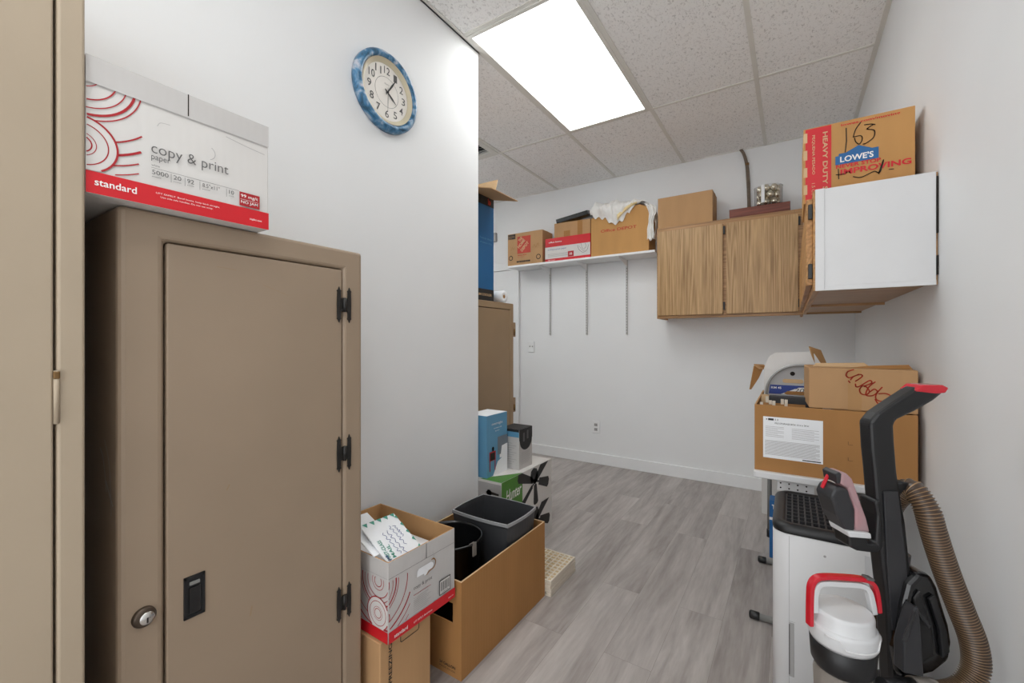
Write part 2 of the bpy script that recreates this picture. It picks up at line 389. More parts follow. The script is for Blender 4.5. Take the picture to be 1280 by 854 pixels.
# door in the back wall, seen past the left wall's end
d=structure(MB().box(-3.2,YB-.012,0,-2.56,YB,1.96).build('door_1',M['trimw'],bevel=.002))
for z0,z1 in ((.15,.85),(1.0,1.8)):
    MB().box(-3.1,YB-.018,z0,-2.66,YB-.010,z1).build('door_panel',M['trimw'],d,bevel=.004)
structure(MB().box(-2.56,YB-.03,0,-2.462,YB,2.035).box(-3.25,YB-.03,1.96,-2.56,YB,2.035).build('trim_3',M['trimw'],bevel=.003))

# ceiling fittings
def troffer(x0,x1,y0,y1,label):
    t=thing('ceiling_light',label,'light',((x0+x1)/2,(y0+y1)/2,ZC),0,'fluorescent ceiling lights')
    w,d=(x1-x0)/2-.012,(y1-y0)/2-.012; f=MB(); e=.022
    for a in ((-w,-d,w,-d+e),(-w,d-e,w,d),(-w,-d+e,-w+e,d-e),(w-e,-d+e,w,d-e)): f.box(a[0],a[1],-.004,a[2],a[3],.010)
    f.build('frame',M['grid'],t,bevel=.002)
    h=MB(); h.box(-w+.002,-d+.002,.08,w-.002,d-.002,.10)
    h.build('housing',M['white'],t)
    MB().box(-w+e,-d+e,.001,w-e,d-e,.004).build('diffuser',M['lens'],t)
    return t
troffer(GX[3],GX[4],GY[3],GY[4],'lit fluorescent ceiling light with a white diffuser above the wall corner')
troffer(GX[4],GX[5],GY[1],GY[2],'added fill light shaped as a ceiling fitting overhead near the middle of the room, outside the frame')  # unseen fitting, added to fill the room with light
troffer(GX[0]-.02,GX[1],GY[3],GY[4],'added fill light shaped as a ceiling fitting, hidden in the alcove behind the left wall')  # also added, out of view, to brighten the alcove and back wall
t=thing('ceiling_vent','grey louvred ceiling vent near the alcove corner','vent',((GX[1]+GX[2])/2,2.5993,ZC))
f=MB()
for a in ((-.29,-.285,.29,-.235),(-.29,.235,.29,.285),(-.29,-.235,-.24,.235),(.24,-.235,.29,.235)): f.box(a[0],a[1],-.003,a[2],a[3],.012)
f.build('frame',M['grid'],t,bevel=.002)
s=MB()
for k in range(16): s.obox((0,-.22+k*.0293,.012),(.48,.026,.0015),Matrix.Rotation(math.radians(38),3,'X'))
s.build('louvre',M['steel'],t); MB().box(-.24,-.235,.03,.24,.235,.034).build('backing',M['gap'],t)

# wall plates
def plate(x,z,label,holes,name='wall_outlet'):
    t=thing(name,label,'outlet',(x,YB,z)); MB().box(-.037,-.009,-.058,.037,0,.058).build('cover_plate',M['trimw'],t,bevel=.003)
    return t
t=plate(-1.59,.354,'white double socket low on the back wall',0)
for dz in (-.022,.022):
    s=MB().box(-.017,-.012,dz-.014,.017,-.008,dz+.014).build('socket',M['inkpale'],t,bevel=.004)
    MB().box(-.008,-.0128,dz-.004,-.005,-.009,dz+.006).box(.005,-.0128,dz-.004,.008,-.009,dz+.006).build('slot',M['gap'],s)
t=plate(-2.316,1.125,'white wall plate with two round jacks beside the door frame',0,'wall_plate')
for dx in (-.016,.016):
    MB().lathe([(.0001,-.013),(.006,-.013),(.007,-.006)],(dx,0,.003),16,Matrix.Rotation(0,3,'X')@Matrix.Rotation(PI/2,3,'X')).build('jack',M['steel'],t)
    MB().tube([(dx,-.007,.003),(dx,-.012,.003)],.0065,14).build('jack',M['steel'],t)
t=thing('door_sensor','small grey sensor box on the back wall above the door','sensor',(-2.785,YB,2.345))
MB().box(-.022,-.028,-.05,.022,0,.05).build('case',M['inkpale'],t,bevel=.004)

# ------------------------------------------------------------------ clock
t=thing('wall_clock','round wall clock with a marbled blue rim on the left wall','clock',(XL,1.192,2.213))
RX=Matrix(((0,0,1),(1,0,0),(0,1,0)))     # local z -> +X, local x -> +Y, local y -> +Z
MB().lathe([(.128,.012),(.130,.026),(.138,.036),(.150,.034),(.1600,.022),(.160,.002),(.150,0)],n=64,R=RX).build('rim',M['marble'],t)
MB().lathe([(.0001,.014),(.111,.014)],n=64,R=RX).build('dial',M['face'],t)
MB().lathe([(.111,.0145),(.118,.017),(.129,.027)],n=64,R=RX).build('bezel',M['clockgold'],t)
F=Face(t,(.014,0,0),(0,1,0),(0,0,1)); F.start()
for h in range(1,13):
    a=PI/2-h*PI/6; w=.030 if h>9 else .019; x,y=.088*math.cos(a),.088*math.sin(a)
    F.text(str(h),x-w/2,y-.015,w,.030,bold=.006)
F.arc(0,0,.060,0,360,.0012); F.text('Quartz',-.012,.03,.024,.006)
F.done('numerals',M['inkgrey'])
def hand(name,deg,L,w,d,mt):
    a=math.radians(90-deg); u=(math.cos(a),math.sin(a)); p=(-u[1],u[0])
    pts=[(-u[0]*.015-p[0]*w*.4,-u[1]*.015-p[1]*w*.4),(u[0]*L*.5-p[0]*w,u[1]*L*.5-p[1]*w),(u[0]*L,u[1]*L),(u[0]*L*.5+p[0]*w,u[1]*L*.5+p[1]*w),(-u[0]*.015+p[0]*w*.4,-u[1]*.015+p[1]*w*.4)]
    MB().prism(pts,d,d+.001,(.0,0,0),(0,1,0),(0,0,1)).build(name,mt,t)
hand('hour_hand',126,.058,.0045,.018,M['ink']); hand('minute_hand',33,.082,.004,.020,M['ink']); hand('second_hand',181,.082,.0008,.022,M['ink'])
MB().tube([(.014,0,0),(.024,0,0)],.004,12).build('hub',M['ink'],t)

# ------------------------------------------------------------------ steel cabinets against the left wall
def h_hinge(p,x,y,z):
    """black H hinge with spear-shaped tips, lying on a face that looks along +X"""
    o=MB()
    for dy in (-.0165,.0165):
        pts=[(-.0055,-.036),(-.007,-.040),(-.003,-.043),(0,-.051),(.003,-.043),(.007,-.040),(.0055,-.036),(.0065,0),(.0055,.036),(.007,.040),(.003,.043),(0,.051),(-.003,.043),(-.007,.040),(-.0055,.036),(-.0065,0)]
        o.prism([(a+dy,b) for a,b in pts],0,.0035,(x,y,z),(0,1,0),(0,0,1))
    o.box(x,y-.0165,z-.019,x+.003,y+.0165,z+.019)
    hg=o.build('hinge',M['blackmetal'],p,bevel=.0008)
    MB().tube([(x+.004,y,z-.02),(x+.004,y,z+.02)],.005,12).build('barrel',M['blackmetal'],hg)
def steel_cabinet(t,X,y0,y1,depth,H,d0,d1,z0,z1,mbody,mdoor,seam=.004,bev=.006):
    """X is the front plane; everything in the thing's own frame"""
    o=MB(); bk=X-depth
    o.box(bk,y0,0,X-.03,y1,H)                               # carcass
    o.box(X-.03,y0,0,X,d0-seam,H); o.box(X-.03,d1+seam,0,X,y1,H)   # stiles
    o.box(X-.03,d0-seam,z1+seam,X,d1+seam,H); o.box(X-.03,d0-seam,0,X,d1+seam,z0-seam)
    b=MB()
    # one continuous shell: front ring drawn as a frame with a recess
    yo=[y0,d0-seam,d1+seam,y1]; zo=[0,z0-seam,z1+seam,H]
    v=[];f=[]
    for x in (X,X-.022):
        for yy,zz in ((yo[1],zo[1]),(yo[2],zo[1]),(yo[2],zo[2]),(yo[1],zo[2])): v.append((x,yy,zz))
    for yy,zz in ((y0,0),(y1,0),(y1,H),(y0,H)): v.append((X,yy,zz))
    for yy,zz in ((y0,0),(y1,0),(y1,H),(y0,H)): v.append((bk,yy,zz))
    for i in range(4):
        j=(i+1)%4; f+=[(8+i,8+j,j,i),(i,j,4+j,4+i),(8+j,8+i,12+i,12+j)]
    f+=[(4,5,6,7),(12,15,14,13)]
    b.add(v,f); body=b.build('body',mbody,t,bevel=bev,seg=3,angle=60)
    MB().box(X-.0215,d0-seam,z0-seam,X-.0205,d1+seam,z1+seam).build('shadow_gap',M['gap'],t)
    door=MB().box(X-.0202,d0,z0,X-.001,d1,z1).build('door',mdoor,t,bevel=.003)
    return body,door

# nearest, tallest locker (front plane x = -1.067)
t=thing('steel_locker','tall pale tan steel locker at the left edge, higher than its neighbour','locker',(-1.183,-.07,0))
steel_cabinet(t,.163,-.36,.2869,.36,1.98,-.315,.2485,.06,1.93,M['tanlight'],M['tanlight'],.0035)
for z in (1.103,1.88,.35):
    h=MB().tube([(.1645,.2515,z-.044),(.1645,.2515,z+.044)],.0036,12).build('hinge',M['tanlight'],t)
    MB().box(.163,.2475,z+.030,.1690,.2555,z+.043).build('hinge_pin_cap',M['brass'],h,bevel=.002)
# the brown cabinet beside it
X=-1.067
t=thing('steel_cabinet','tan brown steel cabinet with three black hinges under the paper carton','cabinet',(-1.23,.546,0))
LX=lambda y:y-.546
body,door=steel_cabinet(t,.163,-.2755,.276,.33,1.455,LX(.347),LX(.7535),.06,1.3955,M['tan'],M['tan'],.0035,.010)
for z in (1.297,.876,.453): h_hinge(t,.163,LX(.7588),z)
lk=MB().lathe([(.0001,.009),(.011,.010),(.017,.008),(.0195,.004),(.0195,-.002)],(.163,LX(.3095),.6537),28,RX).build('lock',M['bronze'],t)
k=MB().lathe([(.0001,.0115),(.0115,.0112),(.0125,.009)],(.163,LX(.3095)+.003,.652),24,RX).build('lock_cylinder',M['chrome'],lk)
MB().box(.174,LX(.3095)+.0018,.644,.1752,LX(.3095)+.0042,.654).build('keyhole',M['gap'],lk)
lt=MB()
y0,y1,z0,z1=LX(.3757),LX(.4144),.6085,.697
for a in ((y0,z0,y1,z0+.006),(y0,z1-.006,y1,z1),(y0,z0,y0+.005,z1),(y1-.005,z0,y1,z1)): lt.box(.158,a[0],a[1],.1655,a[2],a[3])
lt.box(.1615,y0,z0,.1632,y1,z1)
lt=lt.build('recessed_latch',M['black'],t,bevel=.001)
MB().box(.163,y0+.009,z0+.010,.1662,y1-.009,z1-.024).build('latch_paddle',M['blackgloss'],lt,bevel=.001)
MB().box(.163,y0+.010,z1-.019,.1668,y1-.010,z1-.012).build('latch_catch',M['steel'],lt,bevel=.001)
sc=MB()
sf=Face(t,(.1622,LX(.347),0),(0,1,0),(0,0,1))
for (a,bb,w) in (((.02,.30),(.05,.31),.0015),((.09,1.36),(.13,1.358),.0012),((.16,.55),(.164,.57),.003),((.19,1.33),(.25,1.31),.001),((.11,.86),(.115,.87),.003)):
    sf.start().stroke([a,bb],w).done('scuff_mark',M['tandark'])
sf=Face(t,(.163-.33,-.2755,0),(1,0,0),(0,0,1))
for pts,w in (([(.23,.98),(.25,.96),(.27,.90)],.004),([(.26,1.0),(.29,.95),(.30,.86)],.003),([(.27,.92),(.31,.88)],.005)):
    sf.start().smooth_stroke(pts,w).done('scuff_mark',M['inkpale'])
# third cabinet, beyond the wall's end
t=thing('steel_cabinet','brown steel cabinet standing in the alcove under the tall blue carton','cabinet',(-1.86,2.33,0))
steel_cabinet(t,.17,-.27,.278,.34,1.459,-.215,.228,.06,1.41,M['tandark'],M['tandark'],.004,.006)
for z in (1.272,.727):
    h=MB().box(.150,.279,z-.052,.172,.304,z+.052).build('hinge',M['tandark'],t,bevel=.003)
    MB().tube([(.173,.285,z-.04),(.173,.285,z+.004)],.008,12).build('barrel',M['brass'],h)

# ------------------------------------------------------------------ cartons
def shell(x0,x1,y0,y1,z0,z1,t=.005):
    """an open-topped carton"""
    o=MB(); v=[(x0,y0,z0),(x1,y0,z0),(x1,y1,z0),(x0,y1,z0),(x0,y0,z1),(x1,y0,z1),(x1,y1,z1),(x0,y1,z1)]
    w=[(x0+t,y0+t,z0+t),(x1-t,y0+t,z0+t),(x1-t,y1-t,z0+t),(x0+t,y1-t,z0+t),(x0+t,y0+t,z1),(x1-t,y0+t,z1),(x1-t,y1-t,z1),(x0+t,y1-t,z1)]
    f=[(0,3,2,1),(0,1,5,4),(1,2,6,5),(2,3,7,6),(3,0,4,7)]
    g=[(8,9,10,11),(9,8,12,13),(10,9,13,14),(11,10,14,15),(8,11,15,12)]
    r=[(4,5,13,12),(5,6,14,13),(6,7,15,14),(7,4,12,15)]
    o.add(v+w,f,0); o.f+=[]; 
    o.f+= [list(q) for q in g]; o.m+=[1]*5; o.sm+=[False]*5
    o.f+= [list(q) for q in r]; o.m+=[1]*4; o.sm+=[False]*4
    return o
def rings(F,cx,w,h,xmax,ylo,yhi,x0=0,fill=None):
    """concentric ring artwork: an upper and a lower rosette with sweeping arcs"""
    up=(cx,yhi-.012); lo=(cx,ylo+.043); clip=(x0,ylo,xmax,yhi); out=[]
    F.start()
    for r,q in ((.016,.002),(.026,.0015),(.048,.0022),(.062,.0018),(.074,.004),(.083,.002),(.118,.0026),(.140,.0042),(.158,.0024),(.174,.002)): F.arc(up[0],up[1],r,-180,180,q,clip,120)
    F.done('ring_artwork',M['darkred'])
    F.start().disc(lo[0],lo[1],.050,40,clip).done('ring_ground',fill or M['cartonwhite'])
    F.start()
    for r,q in ((.014,.002),(.020,.0012),(.036,.0018),(.0485,.0032)): F.arc(lo[0],lo[1],r,-180,180,q,clip,120)
    F.done('ring_artwork',M['darkred'])

# paper carton on top of the tan cabinet: front at x=-1.03, y .222....530, z 1.456..1.697
W,H=.311,.2415
t=thing('paper_carton','white and red copy paper carton on top of the tan cabinet','carton',(-1.21,.3740,1.4555))
o=shell(-.175,.18,-W/2,W/2,0,H,.006).build('carton_body',[M['cartonwhite'],M['kraft_light']],t,bevel=.0015)
F=Face(t,(.18,-W/2,0),(0,1,0),(0,0,1))
rings(F,-.006,W,H,.080,.040,.222)
F.start().rect(0,.1935,W,.1945).rect(0,.1945,W,H-.0005).done('fold_strip',M['cartongrey'])
F.start().rect(.1505,.197,.1525,H).done('slit',M['gap'])
F.start().rect(0,0,W,.0385).done('red_band',M['red'])
F.start().text('copy & print',.091,.095,.134,.026,bold=-.006).text('paper',.091,.0855,.030,.011).done('lettering',M['inkgrey'])
F.start().rect(.091,.0725,.246,.0731)
for x,w,s in ((.092,.026,'5000'),(.126,.013,'20'),(.149,.012,'92'),(.176,.032,'8.5"x11"'),(.226,.010,'10')):
    F.text(s,x,.0605,w,.0085).text('sheets' if s=='5000' else 'pounds',x,.055,min(.014,w),.0025)
for x in (.122,.145,.171,.221): F.rect(x,.053,x+.0006,.0705)
F.text('white',.091,.076,.013,.004)
F.done('small_print',M['inkgrey'])
F.start().rect(.247,.0415,.290,.072).done('red_panel',M['darkred'])
F.start().text('99 mg/t',.250,.0585,.036,.009,bold=.01).text('NO JAM',.250,.0455,.036,.008,bold=.01).rect(.249,.0556,.288,.0562)
F.text('standard',.011,.0145,.058,.0125,bold=.012)
F.text('LIFT SAFELY. Bend knees, keep back straight.',.098,.0235,.11,.004).text('Use side safe handles. Do not use strap.',.105,.0170,.09,.004).text('staples.com',.268,.0125,.026,.006)
F.done('white_lettering',M['inkwhite'])
F.start().arc(.185,.135,.014,-70,60,.0012).smooth_stroke([(.10,.155),(.105,.163),(.12,.165)],.0008).smooth_stroke([(.22,.182),(.26,.176),(.30,.172)],.0012).done('crease_mark',M['inkpale'])

# second paper carton on the floor stack, open, with envelopes
rz=-1.4
t=thing('paper_carton','open white and red copy paper carton holding envelopes on a brown box','carton',(-1.194,1.006,.3005),rz)
W,H,D=.288,.240,.398
x1=.2025; o=shell(x1-D,x1,-W/2,W/2,0,H,.005)
o.build('carton_body',[M['cartongrey'],M['kraft']],t,bevel=.0015)
F=Face(t,(x1,-W/2,0),(0,1,0),(0,0,1)); Fn=Face(t,(x1-D,-W/2,0),(1,0,0),(0,0,1))
rings(F,-.045,W,H,.085,.034,.185); rings(Fn,D-.045,W,H,D,.034,.185,D-.15)
F.start().rect(0,0,W,.034).done('red_band',M['red']); Fn.start().rect(0,0,D,.034).done('red_band',M['red'])
F.start().stroke([(0,.192),(W,.192)],.001).rect(.150,.192,.1525,H).done('slit',M['inkgrey'])
Fn.start().stroke([(0,.192),(D,.192)],.001).done('crease_mark',M['inkpale'])
F.start().poly([(.110,.148),(.112,.166),(.118,.172),(.172,.172),(.181,.166),(.183,.156),(.176,.150),(.160,.150),(.152,.140),(.142,.140),(.140,.147)]).done('hand_hole_opening',M['paper'])
F.start().smooth_stroke([(.152,.139),(.166,.146),(.186,.150),(.192,.166),(.184,.178),(.174,.178)],.0035).done('torn_edge',M['kraft_dark'])
F.start().text('copy & print',.096,.112,.080,.014).done('lettering',M['inkgrey'])
F.start().rect(.095,.098,.17,.0995).done('red_panel',M['darkred'])
F.start()
for k in range(8): F.rect(.095,.046+k*.006,.095+.055+.02*((k*7)%3)/2,.0475+k*.006)
F.done('small_print',M['inkpale'])
F.start().rect(.208,.042,.262,.092).done('barcode_frame',M['ink'])
F.start().rect(.211,.045,.259,.089).done('barcode_ground',M['cartonwhite'])
F.start()
for k,(a,w) in enumerate(((.216,.003),(.221,.0015),(.225,.003),(.230,.0015),(.234,.002),(.239,.003),(.244,.0015),(.248,.002),(.252,.0025))): F.rect(a,.054,a+w,.084)
F.text('0 18000 52304',.218,.047,.034,.004)
F.done('barcode',M['ink'])
F.start().text('standard',.018,.011,.052,.011,bold=.012).text('LIFT SAFELY. Bend knees.',.095,.013,.08,.006).text('staples.com',.25,.012,.026,.006).done('white_lettering',M['inkwhite'])

# envelopes standing in it
def sheet(name,label,cat,P,mt,parent=None,th=.004):
    """a thin packet through three corners: lower left, lower right, upper left"""
    a,b,c=[Vector(p) for p in P]; r=(b-a); u=(c-a); w=r.length; r.normalize(); u=u-r*u.dot(r); h=u.length; u.normalize(); n=r.cross(u)
    e=bpy.data.objects.new(name,None); COL.objects.link(e); R=Matrix((r,u,n)).transposed().to_4x4(); R.translation=a; e.matrix_world=R; e.empty_display_size=.03
    tag(e,label,cat); MB().box(0,0,-th,w,h,0).build('sheet',mt,e,bevel=.001)
    return e,w,h
e,w,h=sheet('envelope','white envelope with a green diamond border leaning in the paper carton','envelope',((-1.0075,.874,.5215),(-1.0075,1.012,.517),(-1.150,.9016,.604)),M['paper'])
F=Face(e,(0,0,0),(1,0,0),(0,1,0)); F.start()
for k in range(5): F.poly([(k*w/5+.006,h),((k+1)*w/5-.002,h),((k+.5)*w/5+.004,h-.016)])
for k in range(5): F.poly([(w,h-k*h/5-.01),(w,h-(k+1)*h/5+.004),(w-.010,h-(k+.5)*h/5)])
F.text('FIRST-CLASS',.020,.016,.075,.013,bold=.02,rot=84).text('MAIL',.038,.016,.05,.012,bold=.02,rot=84)
F.done('diamond_border',M['teal'])
F.start()
for q,(x,y,L) in enumerate(((.058,.020,.09),(.076,.012,.10),(.094,.040,.085),(.012,.004,.03),(.108,.07,.05))):
    F.smooth_stroke([(x+.0045*math.sin(i*2.3+q)+.002*(i%2)-L*i/14*.10, y+L*i/14) for i in range(15)],.0015)
F.done('handwriting',M['navy'])
e2,w2,h2=sheet('envelope','plain white envelope behind the green bordered one','envelope',((-1.055,.855,.545),(-1.055,.952,.540),(-1.215,.892,.612)),M['paper'])

t=thing('paper_stack','stack of papers filling the bottom of the open paper carton','paper',(-1.19,1.0,.3065),-1.4)
MB().box(-.19,-.13,0,.19,.13,.170).build('sheets',M['paper'],t,bevel=.002)
# brown box below it
t=thing('cardboard_box','brown box with a printed warning, under the open paper carton','box',(-1.19,.955,0),-1)
MB().box(-.19,-.105,0,.172,.103,.298).build('carton_body',M['kraft_mid'],t,bevel=.003)
F=Face(t,(.172,-.105,0),(0,1,0),(0,0,1)); F.start()
F.text('KEEP FROM FREEZING',.045,.008,.27,.0135,rot=90,bold=.02).done('lettering',M['ink'])
F.start().stroke([(.078,.262),(.078,.285),(.082,.290),(.15,.290),(.154,.285),(.154,.262),(.150,.258),(.082,.258),(.078,.262)],.0025).done('handle_outline',M['ink'])
Fn=Face(t,(-.19,-.105,0),(1,0,0),(0,0,1)); Fn.start().text('FRAGILE',.20,.10,.14,.02,rot=90,bold=.02).done('lettering',M['ink'])
MB().box(-.19,-.03,.298,.172,.03,.2984).build('packing_tape',M['kraft_light'],t)

# large open box with the bins
t=thing('cardboard_box','large open brown box holding two waste bins by the left wall','box',(-1.1765,1.4625,0))
x0,x1,y0,y1,HB=-.214,.2065,-.3025,.3025,.346; th=.006
o=MB(); o.box(x1-th,y0,0,x1,y1,HB); o.box(x0,y0,0,x0+th,y1,HB); o.box(x0+th,y1-th,0,x1-th,y1,HB); o.box(x0+th,y0+th,0,x1-th,y1-th,th)
hx0,hx1,hz0,hz1=.060,.168,.190,.262     # hand hole in the near end
o.box(x0+th,y0,0,x1-th,y0+th,hz0); o.box(x0+th,y0,hz1,x1-th,y0+th,HB); o.box(x0+th,y0,hz0,hx0,y0+th,hz1); o.box(hx1,y0,hz0,x1-th,y0+th,hz1)
o.build('carton_body',M['kraft_dark'],t)
r=MB(); r.box(x1-th,y0,HB,x1,y1,HB+.001); r.box(x0,y0,HB,x0+th,y1,HB+.001); r.box(x0+th,y1-th,HB,x1-th,y1,HB+.001); r.box(x0+th,y0,HB,x1-th,y0+th,HB+.001)
r.build('cut_edge',M['kraft_light'],t)
F=Face(t,(0,y0,0),(1,0,0),(0,0,1)); F.start().text('24 GALLON',.105,.030,.075,.010,bold=.02).text('MADE IN USA',.105,.018,.075,.006).done('lettering',M['ink'])
# rectangular bin
t=thing('waste_bin','dark grey rectangular waste bin with a pale rim in the big box','bin',(-1.130,1.584,.0065))
def rect_bin(t,w,d,wb,db,H,bulge):
    def ring(a,b,z,bu,n=10):
        pts=[]
        for (sx,sy),(ex,ey) in (((-1,-1),(1,-1)),((1,-1),(1,1)),((1,1),(-1,1)),((-1,1),(-1,-1))):
            for i in range(n):
                q=i/n; x=sx+(ex-sx)*q; y=sy+(ey-sy)*q; f=bu*(1-(2*q-1)**2)
                nx,ny=(sy+ey)/2*0+(1 if sx==ex and sx>0 else -1 if sx==ex else 0),(1 if sy==ey and sy>0 else -1 if sy==ey else 0)
                pts.append((x*a+nx*f,y*b+ny*f,z))
        return pts
    rs=[ring(wb,db,0,0),ring(w*.97,d*.97,H-.02,bulge),ring(w,d,H-.012,bulge),ring(w,d,H,bulge),ring(w-.006,d-.006,H,bulge),ring(w*.97-.005,d*.97-.005,H-.02,bulge),ring(wb-.004,db-.004,.006,0)]
    k=len(rs[0]); o=MB(); v=[p for r in rs for p in r]
    f=[tuple(range(k))[::-1]]+[tuple(range((len(rs)-1)*k,len(rs)*k))]
    o.add(v,f)
    b=0
    for i in range(len(rs)-1):
        for j in range(k): o.f.append([i*k+j,i*k+(j+1)%k,(i+1)*k+(j+1)%k,(i+1)*k+j]); o.m.append(1 if 2<=i<=3 else 0); o.sm.append(False)
    return o.build('bin_body',[M['bingrey'],M['binrim']],t,normals=True)
rect_bin(t,.150,.117,.115,.088,.428,.010)
# round bin
t=thing('waste_bin','black round waste bin in the near end of the big box','bin',(-1.168,1.325,.0065))
MB().lathe([(.0001,0),(.105,0),(.128,.392),(.132,.392),(.1335,.397),(.131,.401),(.127,.399),(.125,.39),(.102,.005),(.0001,.005)],n=48).build('bin_body',M['blackgloss'],t)
cl=MB()
cl.obox((.131,-.006,.375),(.006,.022,.052),Matrix.Rotation(.0,3,'Z')).obox((.118,-.006,.372),(.004,.03,.05))
cl.build('clip_handle',M['cleargrey'],t,bevel=.002)

# beige lattice tiles stacked on the floor
for k in range(4):
    lab=['lowest','second lowest','second highest','topmost'][k]
    t=thing('lattice_tile','cream plastic lattice tile, %s of the stack behind the big box'%lab,'tile',(-1.075,1.9035,k*.0187),[0,.6,-.5,.2][k],'cream lattice tiles')
    a=.135; o=MB()
    for s_ in (-1,1): o.box(-a,s_*a-.004*(1+s_) ,0,a,s_*a+.004*(1-s_),.0175).box(s_*a-.004*(1+s_),-a+.008,0,s_*a+.004*(1-s_),a-.008,.0175)
    o.build('edge_frame',M['offwhite'],t,bevel=.0012)
    o=MB(); n=10; st=2*a/n
    for i in range(1,n):
        o.box(-a+i*st-.003,-a,.006,-a+i*st+.003,a,.0172); o.box(-a,-a+i*st-.003,.0065,a,-a+i*st+.003,.0176)
    o.build('lattice',M['offwhite'],t)
    MB().box(-a+.004,-a+.004,.0005,a-.004,a-.004,.0135).build('underlay',M['underlay'],t)

# ceiling fan cartons and the cartons on them
def fan_art(F,L,H):
    F.clip=(0,0,L,H)
    F.start().rect(0,0,L,H).done('printed_panel',M['cartonwhite'])
    F.start().rect(0,.0,.205,H).done('green_panel',M['green'])
    F.start().text('Hunter',.040,.112,.155,.062,shear=.35,rot=3,bold=.01).done('script_lettering',M['inkwhite'])
    hx,hy=.345,.145
    F.start()
    F.poly([(hx-.038,hy-.008),(hx-.056,hy+.03),(hx-.048,hy+.066),(hx-.018,hy+.080),(hx+.018,hy+.070),(hx+.034,hy+.04),(hx+.024,hy)])
    def blade(a,L0,L1,w0,w1):
        a=math.radians(a); u=(math.cos(a),math.sin(a)); p=(-u[1],u[0])
        F.poly([(hx+u[0]*L0-p[0]*w0,hy+u[1]*L0-p[1]*w0),(hx+u[0]*L1*.92-p[0]*w1,hy+u[1]*L1*.92-p[1]*w1),(hx+u[0]*L1-p[0]*w1*.5,hy+u[1]*L1-p[1]*w1*.5),(hx+u[0]*L1+p[0]*w1*.5,hy+u[1]*L1+p[1]*w1*.5),(hx+u[0]*L1*.92+p[0]*w1,hy+u[1]*L1*.92+p[1]*w1),(hx+u[0]*L0+p[0]*w0,hy+u[1]*L0+p[1]*w0)])
        F.stroke([(hx,hy),(hx+u[0]*L0,hy+u[1]*L0)],.012)
    for k in ((38,.01,.20,.018,.034),(-16,.045,.172,.020,.032),(-86,.02,.138,.016,.027),(-146,.04,.20,.012,.018),(160,.03,.20,.018,.030)): blade(*k)
    F.disc(hx,hy,.016)
    F.done('fan_picture',M['ink'])
def fan_carton(z,dy,label):
    t=thing('fan_carton',label,'carton',(-1.4085,2.098+dy,z),0,'ceiling fan cartons'); L=.545; H=.2275
    MB().box(-.15,-L/2,0,.15,L/2,H).build('carton_body',M['cartonwhite'],t,bevel=.002)
    fan_art(Face(t,(.15,-L/2,0),(0,1,0),(0,0,1)),L,H)
    Fn=Face(t,(-.15,-L/2,0),(1,0,0),(0,0,1)); Fn.start().rect(0,0,.30,H-.012).done('grey_panel',M['inkpale'])
    Fn.start().poly([(.20,.165),(.225,.18),(.24,.172),(.285,.168),(.285,.158),(.24,.158),(.225,.150)]).disc(.222,.165,.016).done('fan_picture',M['ink'])
    Ft=Face(t,(-.15,-L/2,H),(1,0,0),(0,1,0)); Ft.start().rect(.16,.0,.30,.205).done('green_panel',M['green'])
    Ft.start().poly([(0,0),(.16,0),(.30,.205),(.30,L),(0,L)]).done('printed_panel',M['cartonwhite'])
    return t
fan_carton(0,.012,'lower of two white ceiling fan cartons, standing on the floor')
fan_carton(.2285,-.0,'upper ceiling fan carton with black fan picture and green panel')
t=thing('bedding_box','blue picture box with a bedroom photo on the upper fan carton','box',(-1.432,1.936,.4575))
MB().box(-.07,-.098,0,.07,.098,.332).build('carton_body',M['skyblue'],t,bevel=.002)
F=Face(t,(.07,-.098,0),(0,1,0),(0,0,1))
F.start().poly([(0,0),(.196,0),(.196,.085),(.09,.045),(.085,0)]).rect(.120,.085,.196,.135).poly([(.125,.10),(.196,.13),(.196,.16),(.135,.15)]).done('bed_picture',M['paper'])
F.start().rect(.100,.105,.196,.205).done('headboard_picture',M['skin_print'])
F.start().poly([(.125,.085),(.196,.105),(.196,.155),(.14,.15)]).poly([(.055,0),(.196,.0),(.196,.105),(.10,.07)]).done('pillow_picture',M['paper'])
F.start().rect(.022,.085,.080,.135).rect(.024,.03,.031,.085).rect(.071,.03,.078,.085).done('nightstand_picture',M['darkred'])
F.start().disc(.055,.15,.010).rect(.047,.135,.063,.15).rect(.03,.088,.072,.128).done('lamp_picture',M['gap'])
F.start().text('overnight',.042,.272,.105,.018).text('comfort fill',.060,.255,.075,.007).text('queen',.075,.238,.04,.006).done('lettering',M['inkwhite'])
Ft=Face(t,(-.07,-.098,.332),(1,0,0),(0,1,0)); Ft.start().rect(0,0,.14,.196).done('top_panel',M['paper'])
t=thing('small_carton','small white carton with a black top band beside the blue picture box','carton',(-1.36,2.128,.4575))
MB().box(-.062,-.072,0,.065,.072,.230).build('carton_body',M['cartongrey'],t,bevel=.0015)
F=Face(t,(.065,-.072,0),(0,1,0),(0,0,1)); F.start()
F.poly([(.0,.230),(.0,.165)]+[(.072-.068*math.cos(a),.165-.06*math.sin(a)) for a in [PI*k/16 for k in range(17)]]+[(.144,.165),(.144,.230)]).done('black_panel',M['ink'])
F.start().rect(.040,.155,.058,.205).rect(.082,.165,.10,.215).done('product_picture',M['inkgrey'])
F.start()
for k in range(9): F.rect(.02,.03+k*.008,.10+.02*(k%3)/2,.032+k*.008)
F.done('small_print',M['inkpale'])
Fn=Face(t,(-.062,-.072,0),(1,0,0),(0,0,1)); Fn.start().rect(0,.185,.127,.215).done('blue_panel',M['skyblue'])
Fn.start().rect(0,.215,.127,.230).done('black_panel',M['ink'])
Fn.start()
